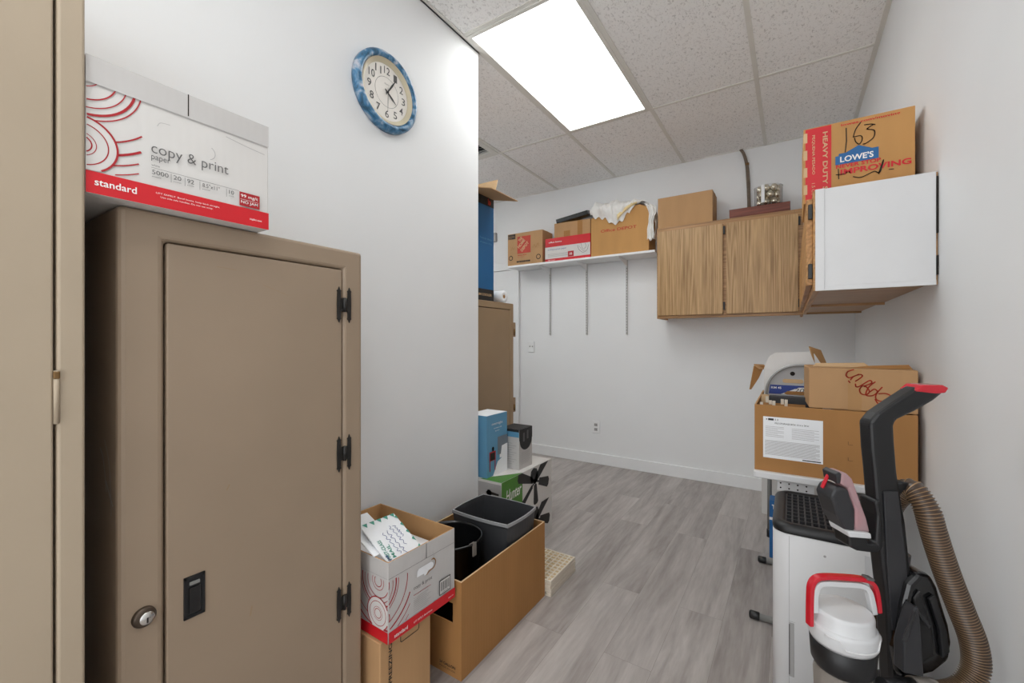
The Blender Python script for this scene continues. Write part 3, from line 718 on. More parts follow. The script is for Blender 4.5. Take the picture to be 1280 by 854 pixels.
for k in range(10): Fn.rect(.015,.03+k*.013,.08+.03*(k%3)/2,.033+k*.013)
Fn.done('small_print',M['inkpale'])
MB().box(-.062,-.072,.230,.065,.072,.2306).build('top_panel',M['ink'],t)

# tall blue carton on the alcove cabinet
t=thing('blue_carton','tall blue carton with open flaps on the alcove cabinet','carton',(-1.85,2.215,1.4595))
shell(-.15,.15,-.155,.158,0,.69,.005).build('carton_body',[M['boxblue'],M['kraft']],t)
F=Face(t,(.15,-.155,0),(0,1,0),(0,0,1))
F.start().rect(0,0,.313,.075).done('black_band',M['ink'])
F.start().rect(.0,.63,.313,.69).done('black_band',M['ink'])
F.start().text('PREMIUM COOLER',.06,.03,.23,.016,bold=.02).done('lettering',M['kraft_light'])
F.start().text('heavy duty',.16,.40,.13,.016).text('all season 12 in',.16,.376,.13,.010).done('small_print',M['skyblue'])
F.start().disc(.262,.655,.016).rect(.245,.64,.254,.68).done('gold_emblem',M['orangered'])
# outward flap (near long side), and the far end flap standing up
o=MB(); o.prism([(-.155,0),(.158,0),(.150,.205),(-.140,.205)],-.002,.002,(.15,0,.69),(0,1,0),Vector((.97,0,-.22)).normalized())
fl=o.build('flap',M['kraft_mid'],t)
Ff=Face(fl,(.15,0,.69),(0,1,0),Vector((.97,0,-.22)).normalized())
Ff.l=4; Ff.n=-Ff.n; Ff.start().disc(.08,.12,.020,20).done('printed_mark',M['kraft_dark'])
MB().prism([(-.148,0),(.148,0),(.146,.165),(-.14,.17)],-.002,.002,(0,.158,.69),(1,0,0),Vector((0,.34,.94)).normalized()).build('flap',M['kraft_light'],t)
# white paper rolls beside it
for k,(x,y,lab) in enumerate(((-1.735,2.485,'white paper roll beside the blue carton, nearer the front'),(-1.80,2.535,'white paper roll beside the blue carton, set farther back'))):
    t=thing('paper_roll',lab,'roll',(x,y,1.4595),0,'paper rolls on the alcove cabinet'); r=.042 if k==0 else .038
    MB().lathe([(.013,-.045),(r,-.045),(r,.045),(.013,.045),(.013,-.045)],(0,0,r),32,RX).build('roll',M['paper'],t)
    MB().lathe([(.009,-.046),(.013,-.046),(.013,.046),(.009,.046),(.009,-.046)],(0,0,r),24,RX).build('core',M['kraft'],t)

# ------------------------------------------------------------------ shelf on the back wall
ZS=1.957
t=thing('wall_shelf','long white wall shelf on three slotted uprights','shelf',(-1.7,YB,ZS))
MB().box(-.753,-.255,-.019,.735,-.006,0).build('board',M['trimw'],t,bevel=.0015)
for x in (-2.089,-1.685,-1.2856):
    lx=x+1.7; o=MB().box(lx-.008,-.014,-.712,lx+.008,0,-.019)
    up=o.build('upright',M['upright'],t,bevel=.001)
    s=MB()
    for k in range(26): s.box(lx-.0022,-.0146,-.70+k*.026,lx+.0022,-.0135,-.690+k*.026)
    s.build('slot',M['gap'],up)
    b=MB(); b.prism([(-.006,0),(-.245,0),(-.245,-.010),(-.03,-.055),(-.006,-.062)],-.0025,.0025,(lx,0,-.0195),(0,1,0),(0,0,1)); b.build('bracket',M['trimw'],t)

# 1 moving box
t=thing('moving_box','brown moving box with a square red logo at the left end of the shelf','box',(-2.258,3.795,ZS))
MB().box(-.205,-.105,0,.205,.105,.328).build('carton_body',M['kraft_mid'],t,bevel=.003)
F=Face(t,(-.205,-.105,0),(1,0,0),(0,0,1))
F.start().rect(.118,.118,.275,.290).done('logo_square',M['orangered'])
F.start()
for k,(s,x,y,w) in enumerate((('THE',.150,.232,.05),('HOME',.140,.168,.105),('DEPOT',.176,.132,.115))): F.text(s,x,y,w,.032,rot=45,bold=.03)
F.done('logo_lettering',M['kraft_light'])
F.start().text('SMALL BOX',.12,.094,.11,.012,bold=.02).text('caja pequena',.12,.076,.08,.010).done('red_lettering',M['orangered'])
F.start().rect(.006,.272,.095,.322).disc(.040,.08,.025).disc(.365,.065,.026).rect(.11,.028,.27,.044).done('printed_marks',M['inkmark'])
F.start().text('MOVING',.012,.290,.075,.014).text('BOX',.012,.276,.04,.010).disc(.365,.065,.018).disc(.040,.08,.017).text('16 in x 12 in',.13,.031,.12,.009).done('reversed_print',M['kraft_mid'])
F.start().smooth_stroke([(.045,.16),(.06,.19),(.07,.165),(.09,.185)],.003).smooth_stroke([(.30,.16),(.32,.19),(.335,.16),(.36,.20),(.37,.17)],.003).done('pen_mark',M['kraft_dark'])
MB().box(-.205,-.025,.328,.205,.025,.3284).build('packing_tape',M['kraft_light'],t)
# 2 red and white paper carton
t=thing('paper_carton','red and white paper carton under the small open box on the shelf','carton',(-1.79,3.800,ZS),0)
MB().box(-.235,-.105,0,.235,.105,.226).build('carton_body',M['red'],t,bevel=.002)
F=Face(t,(-.235,-.105,0),(1,0,0),(0,0,1))
F.start().rect(.0,.028,.47,.142).done('white_panel',M['cartonwhite'])
F.start().text('multipurpose paper',.03,.106,.20,.018).done('lettering',M['navy'])
F.start()
for k in range(3): F.rect(.03,.07-k*.012,.26,.074-k*.012)
F.done('small_print',M['inkpale'])
F.start().rect(.245,.030,.305,.082).done('red_panel',M['darkred'])
F.start().text('office basics',.04,.180,.14,.014,bold=.02).text('10',.262,.045,.026,.022,bold=.02).text('5000 sheets',.03,.010,.08,.009).done('white_lettering',M['inkwhite'])
F.start().smooth_stroke([(.345,.126),(.36,.085),(.40,.055),(.44,.075),(.455,.12)],.0025).smooth_stroke([(.38,.14),(.39,.10),(.41,.085),(.43,.11),(.42,.138)],.002).smooth_stroke([(.36,.12),(.395,.075),(.42,.07)],.002).done('ink_drawing',M['ink'])
# 3 small open brown box on it
t=thing('cardboard_box','small brown box with tape on the red and white carton','box',(-1.752,3.805,ZS+.2265),2)
shell(-.183,.183,-.09,.095,0,.140,.004).build('carton_body',[M['kraft_mid'],M['kraft']],t)
F=Face(t,(-.183,-.09,0),(1,0,0),(0,0,1)); F.start().rect(.10,.0,.165,.058).done('packing_tape',M['kraft_dark'])
F.start().rect(.24,.0,.29,.14).done('packing_tape',M['kraft_dark'])
MB().prism([(-.183,0),(.183,0),(.175,.07),(-.17,.07)],-.002,.002,(0,.095,.14),(1,0,0),Vector((0,.5,.86)).normalized()).build('flap',M['kraft'],t)
t=thing('plastic_tray','black plastic tray tilted on the small open box','tray',(-1.748,3.800,ZS+.381))
R=Matrix.Rotation(math.radians(-7),3,'Y')@Matrix.Rotation(math.radians(10),3,'X')
o=MB(); o.obox((0,0,.024),(.33,.18,.006),R)
for dx in (-.162,.162): o.obox(R@Vector((dx,0,.018))+Vector((0,0,.024)),(.006,.18,.036),R)
for dy in (-.088,.088): o.obox(R@Vector((0,dy,.018))+Vector((0,0,.024)),(.33,.006,.036),R)
o.build('tray_body',M['blackgloss'],t,bevel=.002)
MB().obox(R@Vector((.05,-.0,.012))+Vector((0,0,.024)),(.16,.10,.006),R).build('paper_insert',M['paper'],t)
# 4 brown archive box with cloth
t=thing('archive_box','big plain brown box under the white cloth on the shelf','box',(-1.286,3.805,ZS))
shell(-.2625,.2625,-.105,.110,0,.345,.005).build('carton_body',[M['kraft_orange'],M['kraft']],t)
MB().prism([(-.2625,0),(.2625,0),(.255,.035),(.18,.068),(.05,.055),(-.255,.012)],-.0025,.0025,(0,-.1025,.345),(1,0,0),(0,0,1)).build('front_flap',M['kraft_orange'],t)
MB().prism([(-.2625,0),(.2625,0),(.2,.06),(-.2,.06)],-.0025,.0025,(0,.1075,.345),(1,0,0),(0,0,1)).build('back_flap',M['kraft'],t)
F=Face(t,(-.2625,-.105,0),(1,0,0),(0,0,1)); F.start().text('Office DEPOT',.095,.212,.325,.026,bold=.012).done('lettering',M['orangered'])
# cloth
def lerp_table(T,x):
    for (a,p),(b,q) in zip(T,T[1:]):
        if x<=b: k=(x-a)/(b-a); k=k*k*(3-2*k); return p+(q-p)*k
    return T[-1][1]
def cloth_pt(u,v):
    """u runs left to right over the box, v from the back over the top and down the front"""
    x=-1.548+u*.61
    top=lerp_table([(0,.43),(.08,.485),(.22,.465),(.36,.475),(.52,.455),(.66,.452),(.76,.438),(.86,.375),(.93,.25),(1,.095)],u)
    low=lerp_table([(0,.375),(.07,.345),(.20,.33),(.36,.262),(.46,.275),(.58,.345),(.70,.412),(.78,.422),(.86,.352),(.93,.225),(1,.085)],u)
    if u>.78:
        k=(u-.78)/.22; x=-1.072+.098*math.sin(min(1,k*1.8)*PI/2)+.016*k*math.sin(k*9+1)
    f=.5*math.sin(u*41+v*7)+.35*math.sin(u*77-v*15)+.35*math.sin(v*27+u*19)+.25*math.sin(u*130+v*35)
    bulge=math.exp(-((u-.28)/.24)**2)
    y=3.905-v*.27; z=top-.05*max(0,1-v*2.2)+.010*f
    if v>.70:
        k=(v-.70)/.30; y=3.716-.026*math.sin(min(1,k*1.3)*PI/2)-(.020+.038*bulge)*math.sin(min(1,k*1.1)*PI)
        z=top+(low-top)*k**1.25+.010*f*(1-k)+.012*math.sin(u*60)*k*(u<.6)
        y-=.016*abs(f)*bulge+.005*f
    if u>.80: y=3.86-.175*v+.006*f
    return (x,min(y,3.918),ZS+z+.006)
c=MB().grid(cloth_pt,110,44).build('white_cloth',M['cloth'],None,solid=.003,normals=False,sub=1)
tag(c,'crumpled white cloth draped over the big brown box on the shelf','cloth')
def fold_pt(u,v):
    x=-1.285+.165*u; zz=.292+.120*math.sin(u*PI/2)+.050*(1-.55*u)*v
    return (x,3.672-.010*math.sin(v*PI)+.012*u-.012*(1-u),ZS+zz+.004*math.sin(v*9+u*7))
def hang_pt(u,v):
    """gathered end of the cloth hanging beside the box"""
    x=-1.075+.060*v**.5+.018*math.sin(v*5)+u*(.075-.030*v+.012*math.sin(v*9)); z=.445-.030*(1-u)*(1-v)-.055*u*(1-v)-.355*v**1.15+.012*math.sin(u*9)*v
    return (x,3.672+.012*math.sin(u*16+v*3)+.006*math.sin(v*23)+.02*v,ZS+z)
MB().grid(hang_pt,24,40).build('hanging_fold',M['cloth'],c,solid=.003,normals=False,sub=1)
MB().grid(fold_pt,20,6).build('cream_lining',M['clothyellow'],c,solid=.004,normals=False)

# ------------------------------------------------------------------ wall cabinets
def cab_hinge(p,x,y,z,h=.045,axis='y'):
    o=MB()
    if axis=='y': o.box(x-.006,y-.012,z-h/2,x+.006,y,z+h/2)
    else: o.box(x-.012,y-.006,z-h/2,x,y+.006,z+h/2)
    o.build('hinge',M['blackmetal'],p,bevel=.002)
x0,x1,z0,z1=-.935,.066,1.372,2.118
t=thing('wall_cabinet','wood grain wall cabinet with two doors on the back wall','cabinet',((x0+x1)/2,YB,z0))
w=(x1-x0)/2; h=z1-z0; yf=-.305
o=MB(); o.box(-w,yf+.02,0,-w+.016,-.001,h); o.box(w-.016,yf+.02,0,w,-.001,h); o.box(-w+.016,yf+.02,.018,w-.016,-.001,.034); o.box(-w+.016,yf+.02,h-.016,w-.016,-.001,h); o.box(-w+.016,-.012,.034,w-.016,-.001,h-.016)
o.build('carcass',M['oakY'],t)
o=MB(); o.box(-w,yf,0,-w+.035,yf+.02,h); o.box(w-.05,yf,0,w,yf+.02,h); o.box(-w+.035,yf,0,w-.05,yf+.02,.035); o.box(-w+.035,yf,h-.045,w-.05,yf+.02,h); o.box(-.012,yf,.035,.035,yf+.02,h-.045)
o.build('face_frame',M['oakX'],t,bevel=.0015)
for a,b,hx in ((-w+.010,-.006+.0,-.002),(.018,w-.030,w-.026)):
    d=MB().box(a,yf-.019,.024,b,yf-.0005,h-.036).build('door',M['oak'],t,bevel=.002)
    for zz in (.085,h-.085): MB().box(hx-.004,yf-.016,zz-.03,hx+.009,yf-.001,zz+.03).build('hinge',M['blackmetal'],d,bevel=.002)

def side_cabinet(y0,y1,z0,z1,label,white):
    """cabinet on the right wall, doors looking along -X"""
    t=thing('wall_cabinet',label,'cabinet',(XR,(y0+y1)/2,z0)); d=(y1-y0)/2; h=z1-z0; xf=-.298
    o=MB(); 
    o.box(xf,-d+.0085,0,-.001,-d+.02,h); o.box(xf,d-.016,0,-.001,d,h); o.box(xf,-d+.02,.012,-.001,d-.016,.028); o.box(xf,-d+.02,h-.016,-.001,d-.016,h); o.box(-.012,-d+.02,.028,-.001,d-.016,h-.016)
    o.build('carcass',M['oakX'],t)
    o=MB(); o.box(xf-.02,-d+.0085,0,xf,-d+.045,h); o.box(xf-.02,d-.04,0,xf,d,h); o.box(xf-.02,-d+.045,0,xf,d-.04,.035); o.box(xf-.02,-d+.045,h-.035,xf,d-.04,h); o.box(xf-.02,-.02,.035,xf,.02,h-.035)
    o.build('face_frame',M['oakY'],t,bevel=.0015)
    for a,b,s in ((-d+.028,-.006,1),(.006,d-.025,-1)):
        dr=MB().box(xf-.040,a,.022,xf-.0205,b,h-.022).build('door',M['oakY'],t,bevel=.0015)
        hy=a-.008 if s>0 else b+.008
        for zz in (.07,h-.07): MB().box(xf-.034,hy-.007,zz-.026,xf-.021,hy+.007,zz+.026).build('hinge',M['blackmetal'],dr,bevel=.002)
    if white:
        p=MB().box(xf-.012,-d,-.002,-.006,-d+.008,h).build('side_panel',M['white'],t,bevel=.001)
        MB().box(xf-.014,-d-.006,-.002,xf+.012,-d,h).build('edge_strip',M['white'],p,bevel=.001)
        MB().box(xf+.012,-d-.003,-.002,-.006,-d,.014).build('edge_strip',M['white'],p,bevel=.001)
        MB().box(-.0055,-d,.03,-.0005,-d+.02,.09).box(-.0055,-d,.16,-.0005,-d+.02,.335).build('dark_gap',M['gap'],t)
    return t
side_cabinet(1.829,2.762,1.370,1.720,'wall cabinet with a white side panel on the right wall',True)
side_cabinet(2.768,3.600,1.374,1.720,'wood wall cabinet in the right back corner behind the white paneled one',False)

# things on the wood cabinet
ZK=2.118
t=thing('cardboard_box','plain brown box at the left end of the wood grain wall cabinet','box',(-.725,3.75,ZK))
MB().box(-.208,-.11,0,.208,.11,.250).build('carton_body',M['kraft_mid'],t,bevel=.003)
MB().box(-.208,-.02,.250,.208,.02,.2504).build('packing_tape',M['kraft_dark'],t)
MB().box(.2082,-.02,.14,.2086,.02,.25).build('packing_tape',M['kraft_dark'],t)
t=thing('wooden_tray','red brown wooden tray lying on the wood grain wall cabinet','tray',(-.206,3.75,ZK))
a,b=.195,.11; o=MB(); o.box(-a,-b,0,a,b,.012); o.box(-a,-b,.012,a,-b+.012,.070); o.box(-a,b-.012,.012,a,b,.070); o.box(-a,-b+.012,.012,-a+.012,b-.012,.070); o.box(a-.012,-b+.012,.012,a,b-.012,.070)
o.box(-a+.012,-b+.012,.012,a-.012,b-.012,.069)
o.build('tray_body',M['mahogany'],t,bevel=.002)
zt=ZK+.0705; bx,by=-.150,3.735
t=thing('clear_tub','clear plastic tub full of metallic balls on the red brown tray','tub',(bx,by,zt))
hw=.084
pr=[(.0001,.0),(.080,.0),(.090,.006),(.092,.140),(.0945,.146),(.0945,.150),(.0885,.150),(.0885,.01),(.0001,.004)]
MB().lathe(pr,n=40).build('tub_body',M['clear'],t)
MB().obox((-.03,-.0905,.085),(.022,.002,.13),Matrix.Rotation(math.radians(-18),3,'Z')).build('paper_strip',M['paper'],t)
n=0; rb=.0265
for k,z in enumerate((.032,.082,.132)):
    for ring,cnt in ((.0605,7),(.0,1)):
        for i in range(cnt):
            a=2*PI*(i/cnt)+k*.45
            b=MB().ball((0,0,0),rb,12).build('ornament_ball',M['gold']); b.location=(bx+ring*math.cos(a),by+ring*math.sin(a),zt+z)
            tag(b,'small champagne metallic ball in the clear tub on the tray','ball','metallic balls in the clear tub')
# cables down the back wall
t=thing('cable_bundle','brown cable bundle running down the back wall from the ceiling','cable',(-.30,YB-.02,2.2))
for k in range(3):
    pts=[(-.052+k*.006,.0,.532),(-.030+k*.005,-.002,.49),(-.010+.006*k,-.004,.40),(-.002+.007*k,0,.28),(.004+.006*k,-.003,.15),(.006+.007*k,0,.02),(.008+.007*k,.0,-.06)]
    MB().tube(spline(pts,8),.0065,10).build('cable',M['cable'],t)
MB().tube([(-.012,-.004,.405),(.012,-.004,.405)],.011,10).build('cable_tie',M['brass'],t)

# moving box on the right cabinet
t=thing('moving_box','brown moving box with a blue logo and 163 written on it','box',(.1963,2.155,1.7205))
W=.319; H=.2875
MB().box(-W/2,-.155,0,W/2,.155,H).build('carton_body',M['kraft_orange'],t,bevel=.002)
F=Face(t,(-W/2,-.155,0),(1,0,0),(0,0,1))
F.start().rect(.006,.0,.0860,H-.004).done('red_band',M['red'])
F.start()
for k in range(4): F.rect(.0,.035+k*.066,.012,.035+k*.066+.037)
F.done('kraft_tab',M['kraft_light'])
F.start().text('HEAVY DUTY SMALL',.060,.262,.30,.015,rot=-90,bold=.02).text('PEQUENA PESADO',.026,.258,.15,.010,rot=-90,bold=.01).text('1.5 CU FT',.026,.075,.07,.010,rot=-90).done('white_lettering',M['kraft_light'])
F.start().text("lowes.com/moving",.115,.266,.165,.0115,bold=.02)
F.text('NEVER STOP',.100,.114,.128,.014,bold=.03).text('IMPROVING',.113,.088,.196,.021,bold=.03).done('red_lettering',M['red'])
F.start().poly([(.098,.128),(.098,.158),(.106,.158),(.106,.165),(.128,.165),(.163,.186),(.168,.186),(.202,.171),(.212,.178),(.224,.165),(.224,.143)] if False else [(.098,.128),(.098,.160),(.108,.160),(.108,.168),(.128,.168),(.166,.187),(.204,.168),(.222,.168),(.222,.128)]).done('logo_shape',M['blueink'])
F.start().text("LOWE'S",.112,.135,.096,.022,bold=.025).done('logo_lettering',M['inkwhite'])
F.start().stroke([(.130,.258),(.131,.21),(.127,.170)],.0032).smooth_stroke([(.172,.268),(.158,.247),(.151,.222),(.153,.220),(.172,.219),(.176,.205),(.168,.190),(.158,.200),(.154,.215)],.0032)
F.smooth_stroke([(.182,.256),(.200,.254),(.212,.249)],.0032).smooth_stroke([(.206,.250),(.190,.240),(.195,.236),(.210,.228),(.208,.205),(.19,.190),(.178,.187)],.0032)
F.smooth_stroke([(.100,.092),(.125,.09)],.003).smooth_stroke([(.107,.112),(.108,.075)],.003).smooth_stroke([(.15,.075),(.17,.068),(.19,.074),(.21,.082),(.225,.075),(.235,.118),(.225,.084),(.222,.07)],.003).stroke([(.25,.08),(.262,.079)],.003)
F.done('marker_writing',M['inkmark'])
MB().box(-W/2,-.03,H,W/2,.03,H+.0004).build('packing_tape',M['kraft_light'],t)

# ------------------------------------------------------------------ folding table and what stands on it
ZT=.676
t=thing('folding_table','white folding table with grey tube legs along the right wall','table',(.12,2.55,0))
MB().box(-.25,-.585,ZT-.028,.245,.60,ZT).build('tabletop',M['white'],t,bevel=.006,seg=3)
for yy in (-.439,.116):
    l=MB().tube([(-.245,yy,.016),(.235,yy,.016)],.0135,14).build('foot_bar',M['steel'],t)
    for s_ in (-1,1):
        xe=-.276 if s_<0 else .250
        MB().lathe([(.0001,-.0),(.012,.001),(.0165,.006),(.0165,.036),(.0145,.040),(.0135,.040)],(xe,yy,.0165),18,Matrix.Rotation(PI/2 if s_<0 else -PI/2,3,'Y')).build('end_cap',M['black'],l)
    MB().tube([(.03,yy,.02),(.03,yy,ZT-.03)],.0135,14).tube([(.15,yy,.02),(.15,yy,ZT-.03)],.0135,14).build('leg',M['steel'],t)
for xx in (-.235,.20):
    l=MB().tube([(xx,.492,.03),(xx,.492,ZT-.03)],.0125,14).build('leg',M['steel'],t)
    MB().tube([(xx,.492,0),(xx,.492,.045)],.0155,14).build('end_cap',M['black'],l)
o=MB().box(-.170,-.555,ZT-.072,-.05,-.549,ZT-.027); o=o.build('bracket',M['white'],t,bevel=.001)
for i in range(4):
    for j in range(2): MB().tube([(-.158+i*.028,-.5552,ZT-.060+j*.018),(-.158+i*.028,-.5562,ZT-.060+j*.018)],.003,10).build('hole',M['gap'],o)
MB().tube([(-.235,.485,.52),(-.06,.1,ZT-.035)],.007,10).build('brace',M['steel'],t)
t=thing('detergent_box','small blue and white box on the floor under the folding table','box',(-.02,2.80,0))
MB().box(-.085,-.05,0,.08,.05,.315).build('carton_body',M['blueink'],t,bevel=.003)
F=Face(t,(-.085,-.05,0),(1,0,0),(0,0,1)); F.start().text('T',.012,.27,.016,.025,bold=.05).rect(.0,.21,.165,.225).done('white_lettering',M['inkwhite'])
t=thing('white_carton','plain white carton on the floor behind the folding table','carton',(.07,3.645,0),-4)
MB().box(-.23,-.245,0,.23,.245,.42).build('carton_body',M['cartonwhite'],t,bevel=.003)
MB().box(-.23,-.03,.42,.23,.03,.4204).build('packing_tape',M['inkpale'],t)

# large brown box on the table
t=thing('cardboard_box','large open brown box with a white label on the folding table','box',(.1165,2.29,ZT))
x0,x1,y0,y1,H=-.2435,.2435,-.305,.29,.262
shell(x0,x1,y0,y1,0,H,.006).build('carton_body',[M['kraft_dark'],M['kraft']],t)
F=Face(t,(x0,y0,0),(1,0,0),(0,0,1)); F.l=0
F.start().rect(.030,.054,.224,.217).done('paper_label',M['paper'])
F.start().rect(.040,.205,.044,.209).rect(.047,.203,.066,.211).rect(.16,.058,.218,.062); 
F.text('FILE STORAGE BOX 12 in x 24 in',.070,.190,.11,.006,bold=.015).done('label_heading',M['ink'])
F.start().rect(.070,.203,.073,.211).rect(.078,.203,.081,.211).rect(.070,.203,.081,.2035)
for k in range(8): F.rect(.038,.178-k*.0055,.100-.02*(k%3==2),.1792-k*.0055); F.rect(.126,.176-k*.0055,.212-.015*(k%2),.1772-k*.0055)
for k in range(14): F.rect(.036,.122-k*.0042,.214-.012*(k%4==3),.1235-k*.0042)
F.done('label_print',M['inkpale'])
F.start()
for z in (.140,.082): F.rect(.298,z-.002,.299,z+.010).rect(.298,z-.002,.312,z-.001)
F.done('fold_mark',M['inkmark'])
# hanging folders standing in it
for k in range(6):
    lab=['nearest','second','third','fourth','fifth','farthest'][k]
    t=thing('hanging_folder','brown hanging folder with white tab, %s in the row in the large box'%lab,'folder',(-.060,2.02+k*.026,ZT+.0065),0,'hanging folders in the large box')
    MB().box(-.058,-.003,0,.105,.003,.245).build('folder_sleeve',M['kraft_dark'],t)
    x=-.050+.014*((k*3)%7)
    MB().box(x,-.001,.243,x+.011,.001,.262+.005*(k%3)).build('tab',M['offwhite'],t)
t=thing('binder','black binder standing in the large brown box before the round lid','binder',(-.01,2.20,ZT+.0065))
MB().box(-.075,-.02,0,.115,.02,.272).build('cover',M['charcoal'],t,bevel=.003)
t=thing('document_sheet','kraft folder edge sticking up at the left of the large box','folder',(-.098,2.225,ZT+.0065))
MB().box(-.018,-.002,0,.012,.002,.272).build('folder_sleeve',M['kraft_light'],t)

# open white carton with brown flaps, holding the round lid
t=thing('white_carton','open white carton with torn brown flaps standing in the large box','carton',(.003,2.47,ZT+.0065))
shell(-.117,.115,-.075,.10,0,.375,.004).build('carton_body',[M['cartonwhite'],M['kraft']],t)
MB().prism([(-.117,0),(.115,0),(.108,.03),(.082,.078),(.060,.085),(-.070,.080),(-.095,.062),(-.112,.02)],-.002,.002,(0,-.073,.375),(1,0,0),Vector((0,.12,.99)).normalized()).build('flap',M['cartonwhite'],t)
MB().prism([(-.035,0),(.03,0),(.03,.03),(-.03,.036)],-.0025,.0025,(-.117,-.03,.372),(.55,.83,0),Vector((-.62,0,.55)).normalized()).build('flap',M['kraft_mid'],t)
MB().prism([(-.030,0),(.022,0),(.006,.06),(-.022,.118),(-.030,.118)],-.002,.002,(-.136,-.04,.388),(.80,.6,0),Vector((-.16,0,-.98)).normalized()).build('torn_flap',M['kraft_dark'],t)
MB().prism([(-.035,0),(.030,0),(.022,.10),(-.030,.118)],-.003,.003,(.118,-.045,.372),(.75,.66,0),Vector((-.28,-.05,.95)).normalized()).build('flap',M['kraft'],t)
t=thing('round_tin','round white tin with a blue label leaning in the large box','tin',(.030,2.352,.812+.0))
RY=Matrix(((1,0,0),(0,0,-1),(0,1,0)))    # local z -> -Y
c0=(0,0,.1395)
MB().lathe([(.0001,.014),(.124,.014),(.128,.026),(.1345,.026),(.1365,.022),(.1365,-.02),(.0001,-.02)],c0,64,RY).build('tin_body',M['vacwhite'],t)
MB().lathe([(.126,.0265),(.1285,.029),(.1335,.029),(.136,.0262)],c0,64,RY).build('rim',M['steel'],t)
F=Face(t,(0,-.014,.1395),(1,0,0),(0,0,1))
def chord(y): return math.sqrt(.122**2-y*y)
F.start().poly([(-chord(.038),.038),(chord(.038),.038),(chord(-.004),-.004),(-chord(-.004),-.004)]).done('blue_label',M['navy'])
F.start().poly([(-.075,-.004)]+[(-.075+.075*math.sin(a)*1.0,-.004+.036*math.sin(a)) for a in (0.3,.6,.9,1.2)]+[(.06,.034),(.11,.0335),(.12,-.004)]).done('label_panel',M['inkwhite'])
F.start().text('2025',-.022,.008,.075,.018,shear=.2).done('handwriting',M['inkgrey'])
F.start().text('RIM 45',-.112,.020,.04,.010,bold=.02).done('white_lettering',M['inkwhite'])
F.start().disc(-.0285,.092,.0095,24).done('screw_hole',M['gap'])
F.start().poly([(-.058+.009*math.cos(a),.058+.009*math.sin(a)) for a in [PI/2+PI*k/10 for k in range(11)]]+[(.004+.009*math.cos(a),.058+.009*math.sin(a)) for a in [-PI/2+PI*k/10 for k in range(11)]]).done('slot_opening',M['kraft_light'])
F.start().poly([(-.062,.0),(-.048,.012),(.09,.012),(.10,.0),(.09,-.004),(-.05,-.004)]).done('lower_slot',M['kraft_dark'])

# closed brown box with red writing
t=thing('cardboard_box','taped brown box with red handwriting on top of the large open box','box',(.2045,2.13,ZT+H+.0005),2.5)
W=.312; HH=.153
MB().box(-W/2,-.125,0,W/2,.125,HH).build('carton_body',M['kraft_mid'],t,bevel=.003)
MB().prism([(-W/2+.02,0),(W/2-.11,0),(W/2-.13,.02),(-W/2+.03,.014)],-.0015,.0015,(0,-.02,HH),(1,0,0),(0,.4,.9)).build('flap',M['kraft_light'],t)
MB().prism([(-.02,0),(W/2,0),(W/2-.01,.018),(.03,.010)],-.0015,.0015,(0,-.06,HH),(1,0,0),(0,.5,.85)).build('flap',M['kraft_dark'],t)
F=Face(t,(-W/2,-.125,0),(1,0,0),(0,0,1)); F.start().rect(.118,0,.158,HH).done('packing_tape',M['kraft'])
F.start()
F.smooth_stroke([(.135,.150),(.118,.142),(.113,.128),(.122,.120),(.138,.127),(.150,.134)],.0042)
F.smooth_stroke([(.120,.108),(.124,.102)],.0042).smooth_stroke([(.126,.112),(.134,.124),(.152,.133),(.160,.128),(.150,.116),(.140,.108)],.0042)
F.smooth_stroke([(.140,.098),(.142,.088),(.152,.090),(.180,.112),(.186,.104),(.170,.094),(.160,.092)],.0042)
F.smooth_stroke([(.160,.092),(.152,.078),(.156,.064),(.170,.060),(.180,.072),(.172,.088),(.165,.090)],.0042)
F.smooth_stroke([(.196,.108),(.178,.088),(.170,.060),(.188,.058),(.202,.072),(.194,.082),(.182,.072)],.0042)
F.smooth_stroke([(.215,.090),(.200,.066),(.198,.048),(.210,.040),(.232,.044),(.240,.058),(.226,.068),(.206,.066)],.0042).smooth_stroke([(.196,.045),(.205,.030),(.222,.022)],.0042)
F.done('red_handwriting',M['redmark'])

# ------------------------------------------------------------------ portable air conditioner
t=thing('air_conditioner','white portable air conditioner with a dark grille top on the floor','appliance',(.105,1.7575,0))
def rrect(x0,x1,y0,y1,r,n=6):
    pts=[]
    for cx,cy,a0 in ((x1-r,y1-r,0),(x0+r,y1-r,90),(x0+r,y0+r,180),(x1-r,y0+r,270)):
        for k in range(n+1):
            a=math.radians(a0+90*k/n); pts.append((cx+r*math.cos(a),cy+r*math.sin(a)))
    return pts
def loft(o,rs,m=0,cap0=True,cap1=True,smooth=True):
    k=len(rs[0]); b=len(o.v)
    for r in rs: o.v+=[tuple(p) for p in r]
    for i in range(len(rs)-1):
        for j in range(k): o.f.append([b+i*k+j,b+i*k+(j+1)%k,b+(i+1)*k+(j+1)%k,b+(i+1)*k+j]); o.m.append(m); o.sm.append(smooth)
    if cap0: o.f.append([b+j for j in range(k)][::-1]); o.m.append(m); o.sm.append(False)
    if cap1: o.f.append([b+(len(rs)-1)*k+j for j in range(k)]); o.m.append(m); o.sm.append(False)
    return o
def lv(z,i,r): return [(x,y,z) for x,y in rrect(-.157+i,.157-i,-.1875+i,.1875-i,r)]
loft(MB(),[lv(.03,.006,.04),lv(.036,0,.045),lv(.596,0,.045),lv(.600,.003,.042)]).build('housing',M['white'],t)
loft(MB(),[lv(.6005,.0005,.045),lv(.612,-.002,.047),lv(.622,.004,.042),lv(.628,.016,.032),lv(.6275,.030,.022),lv(.612,.034,.020)],cap0=False,cap1=True).build('top_frame',M['black'],t)
g=MB()
x0,x1,y0,y1=-.122,.0,-.152,.152
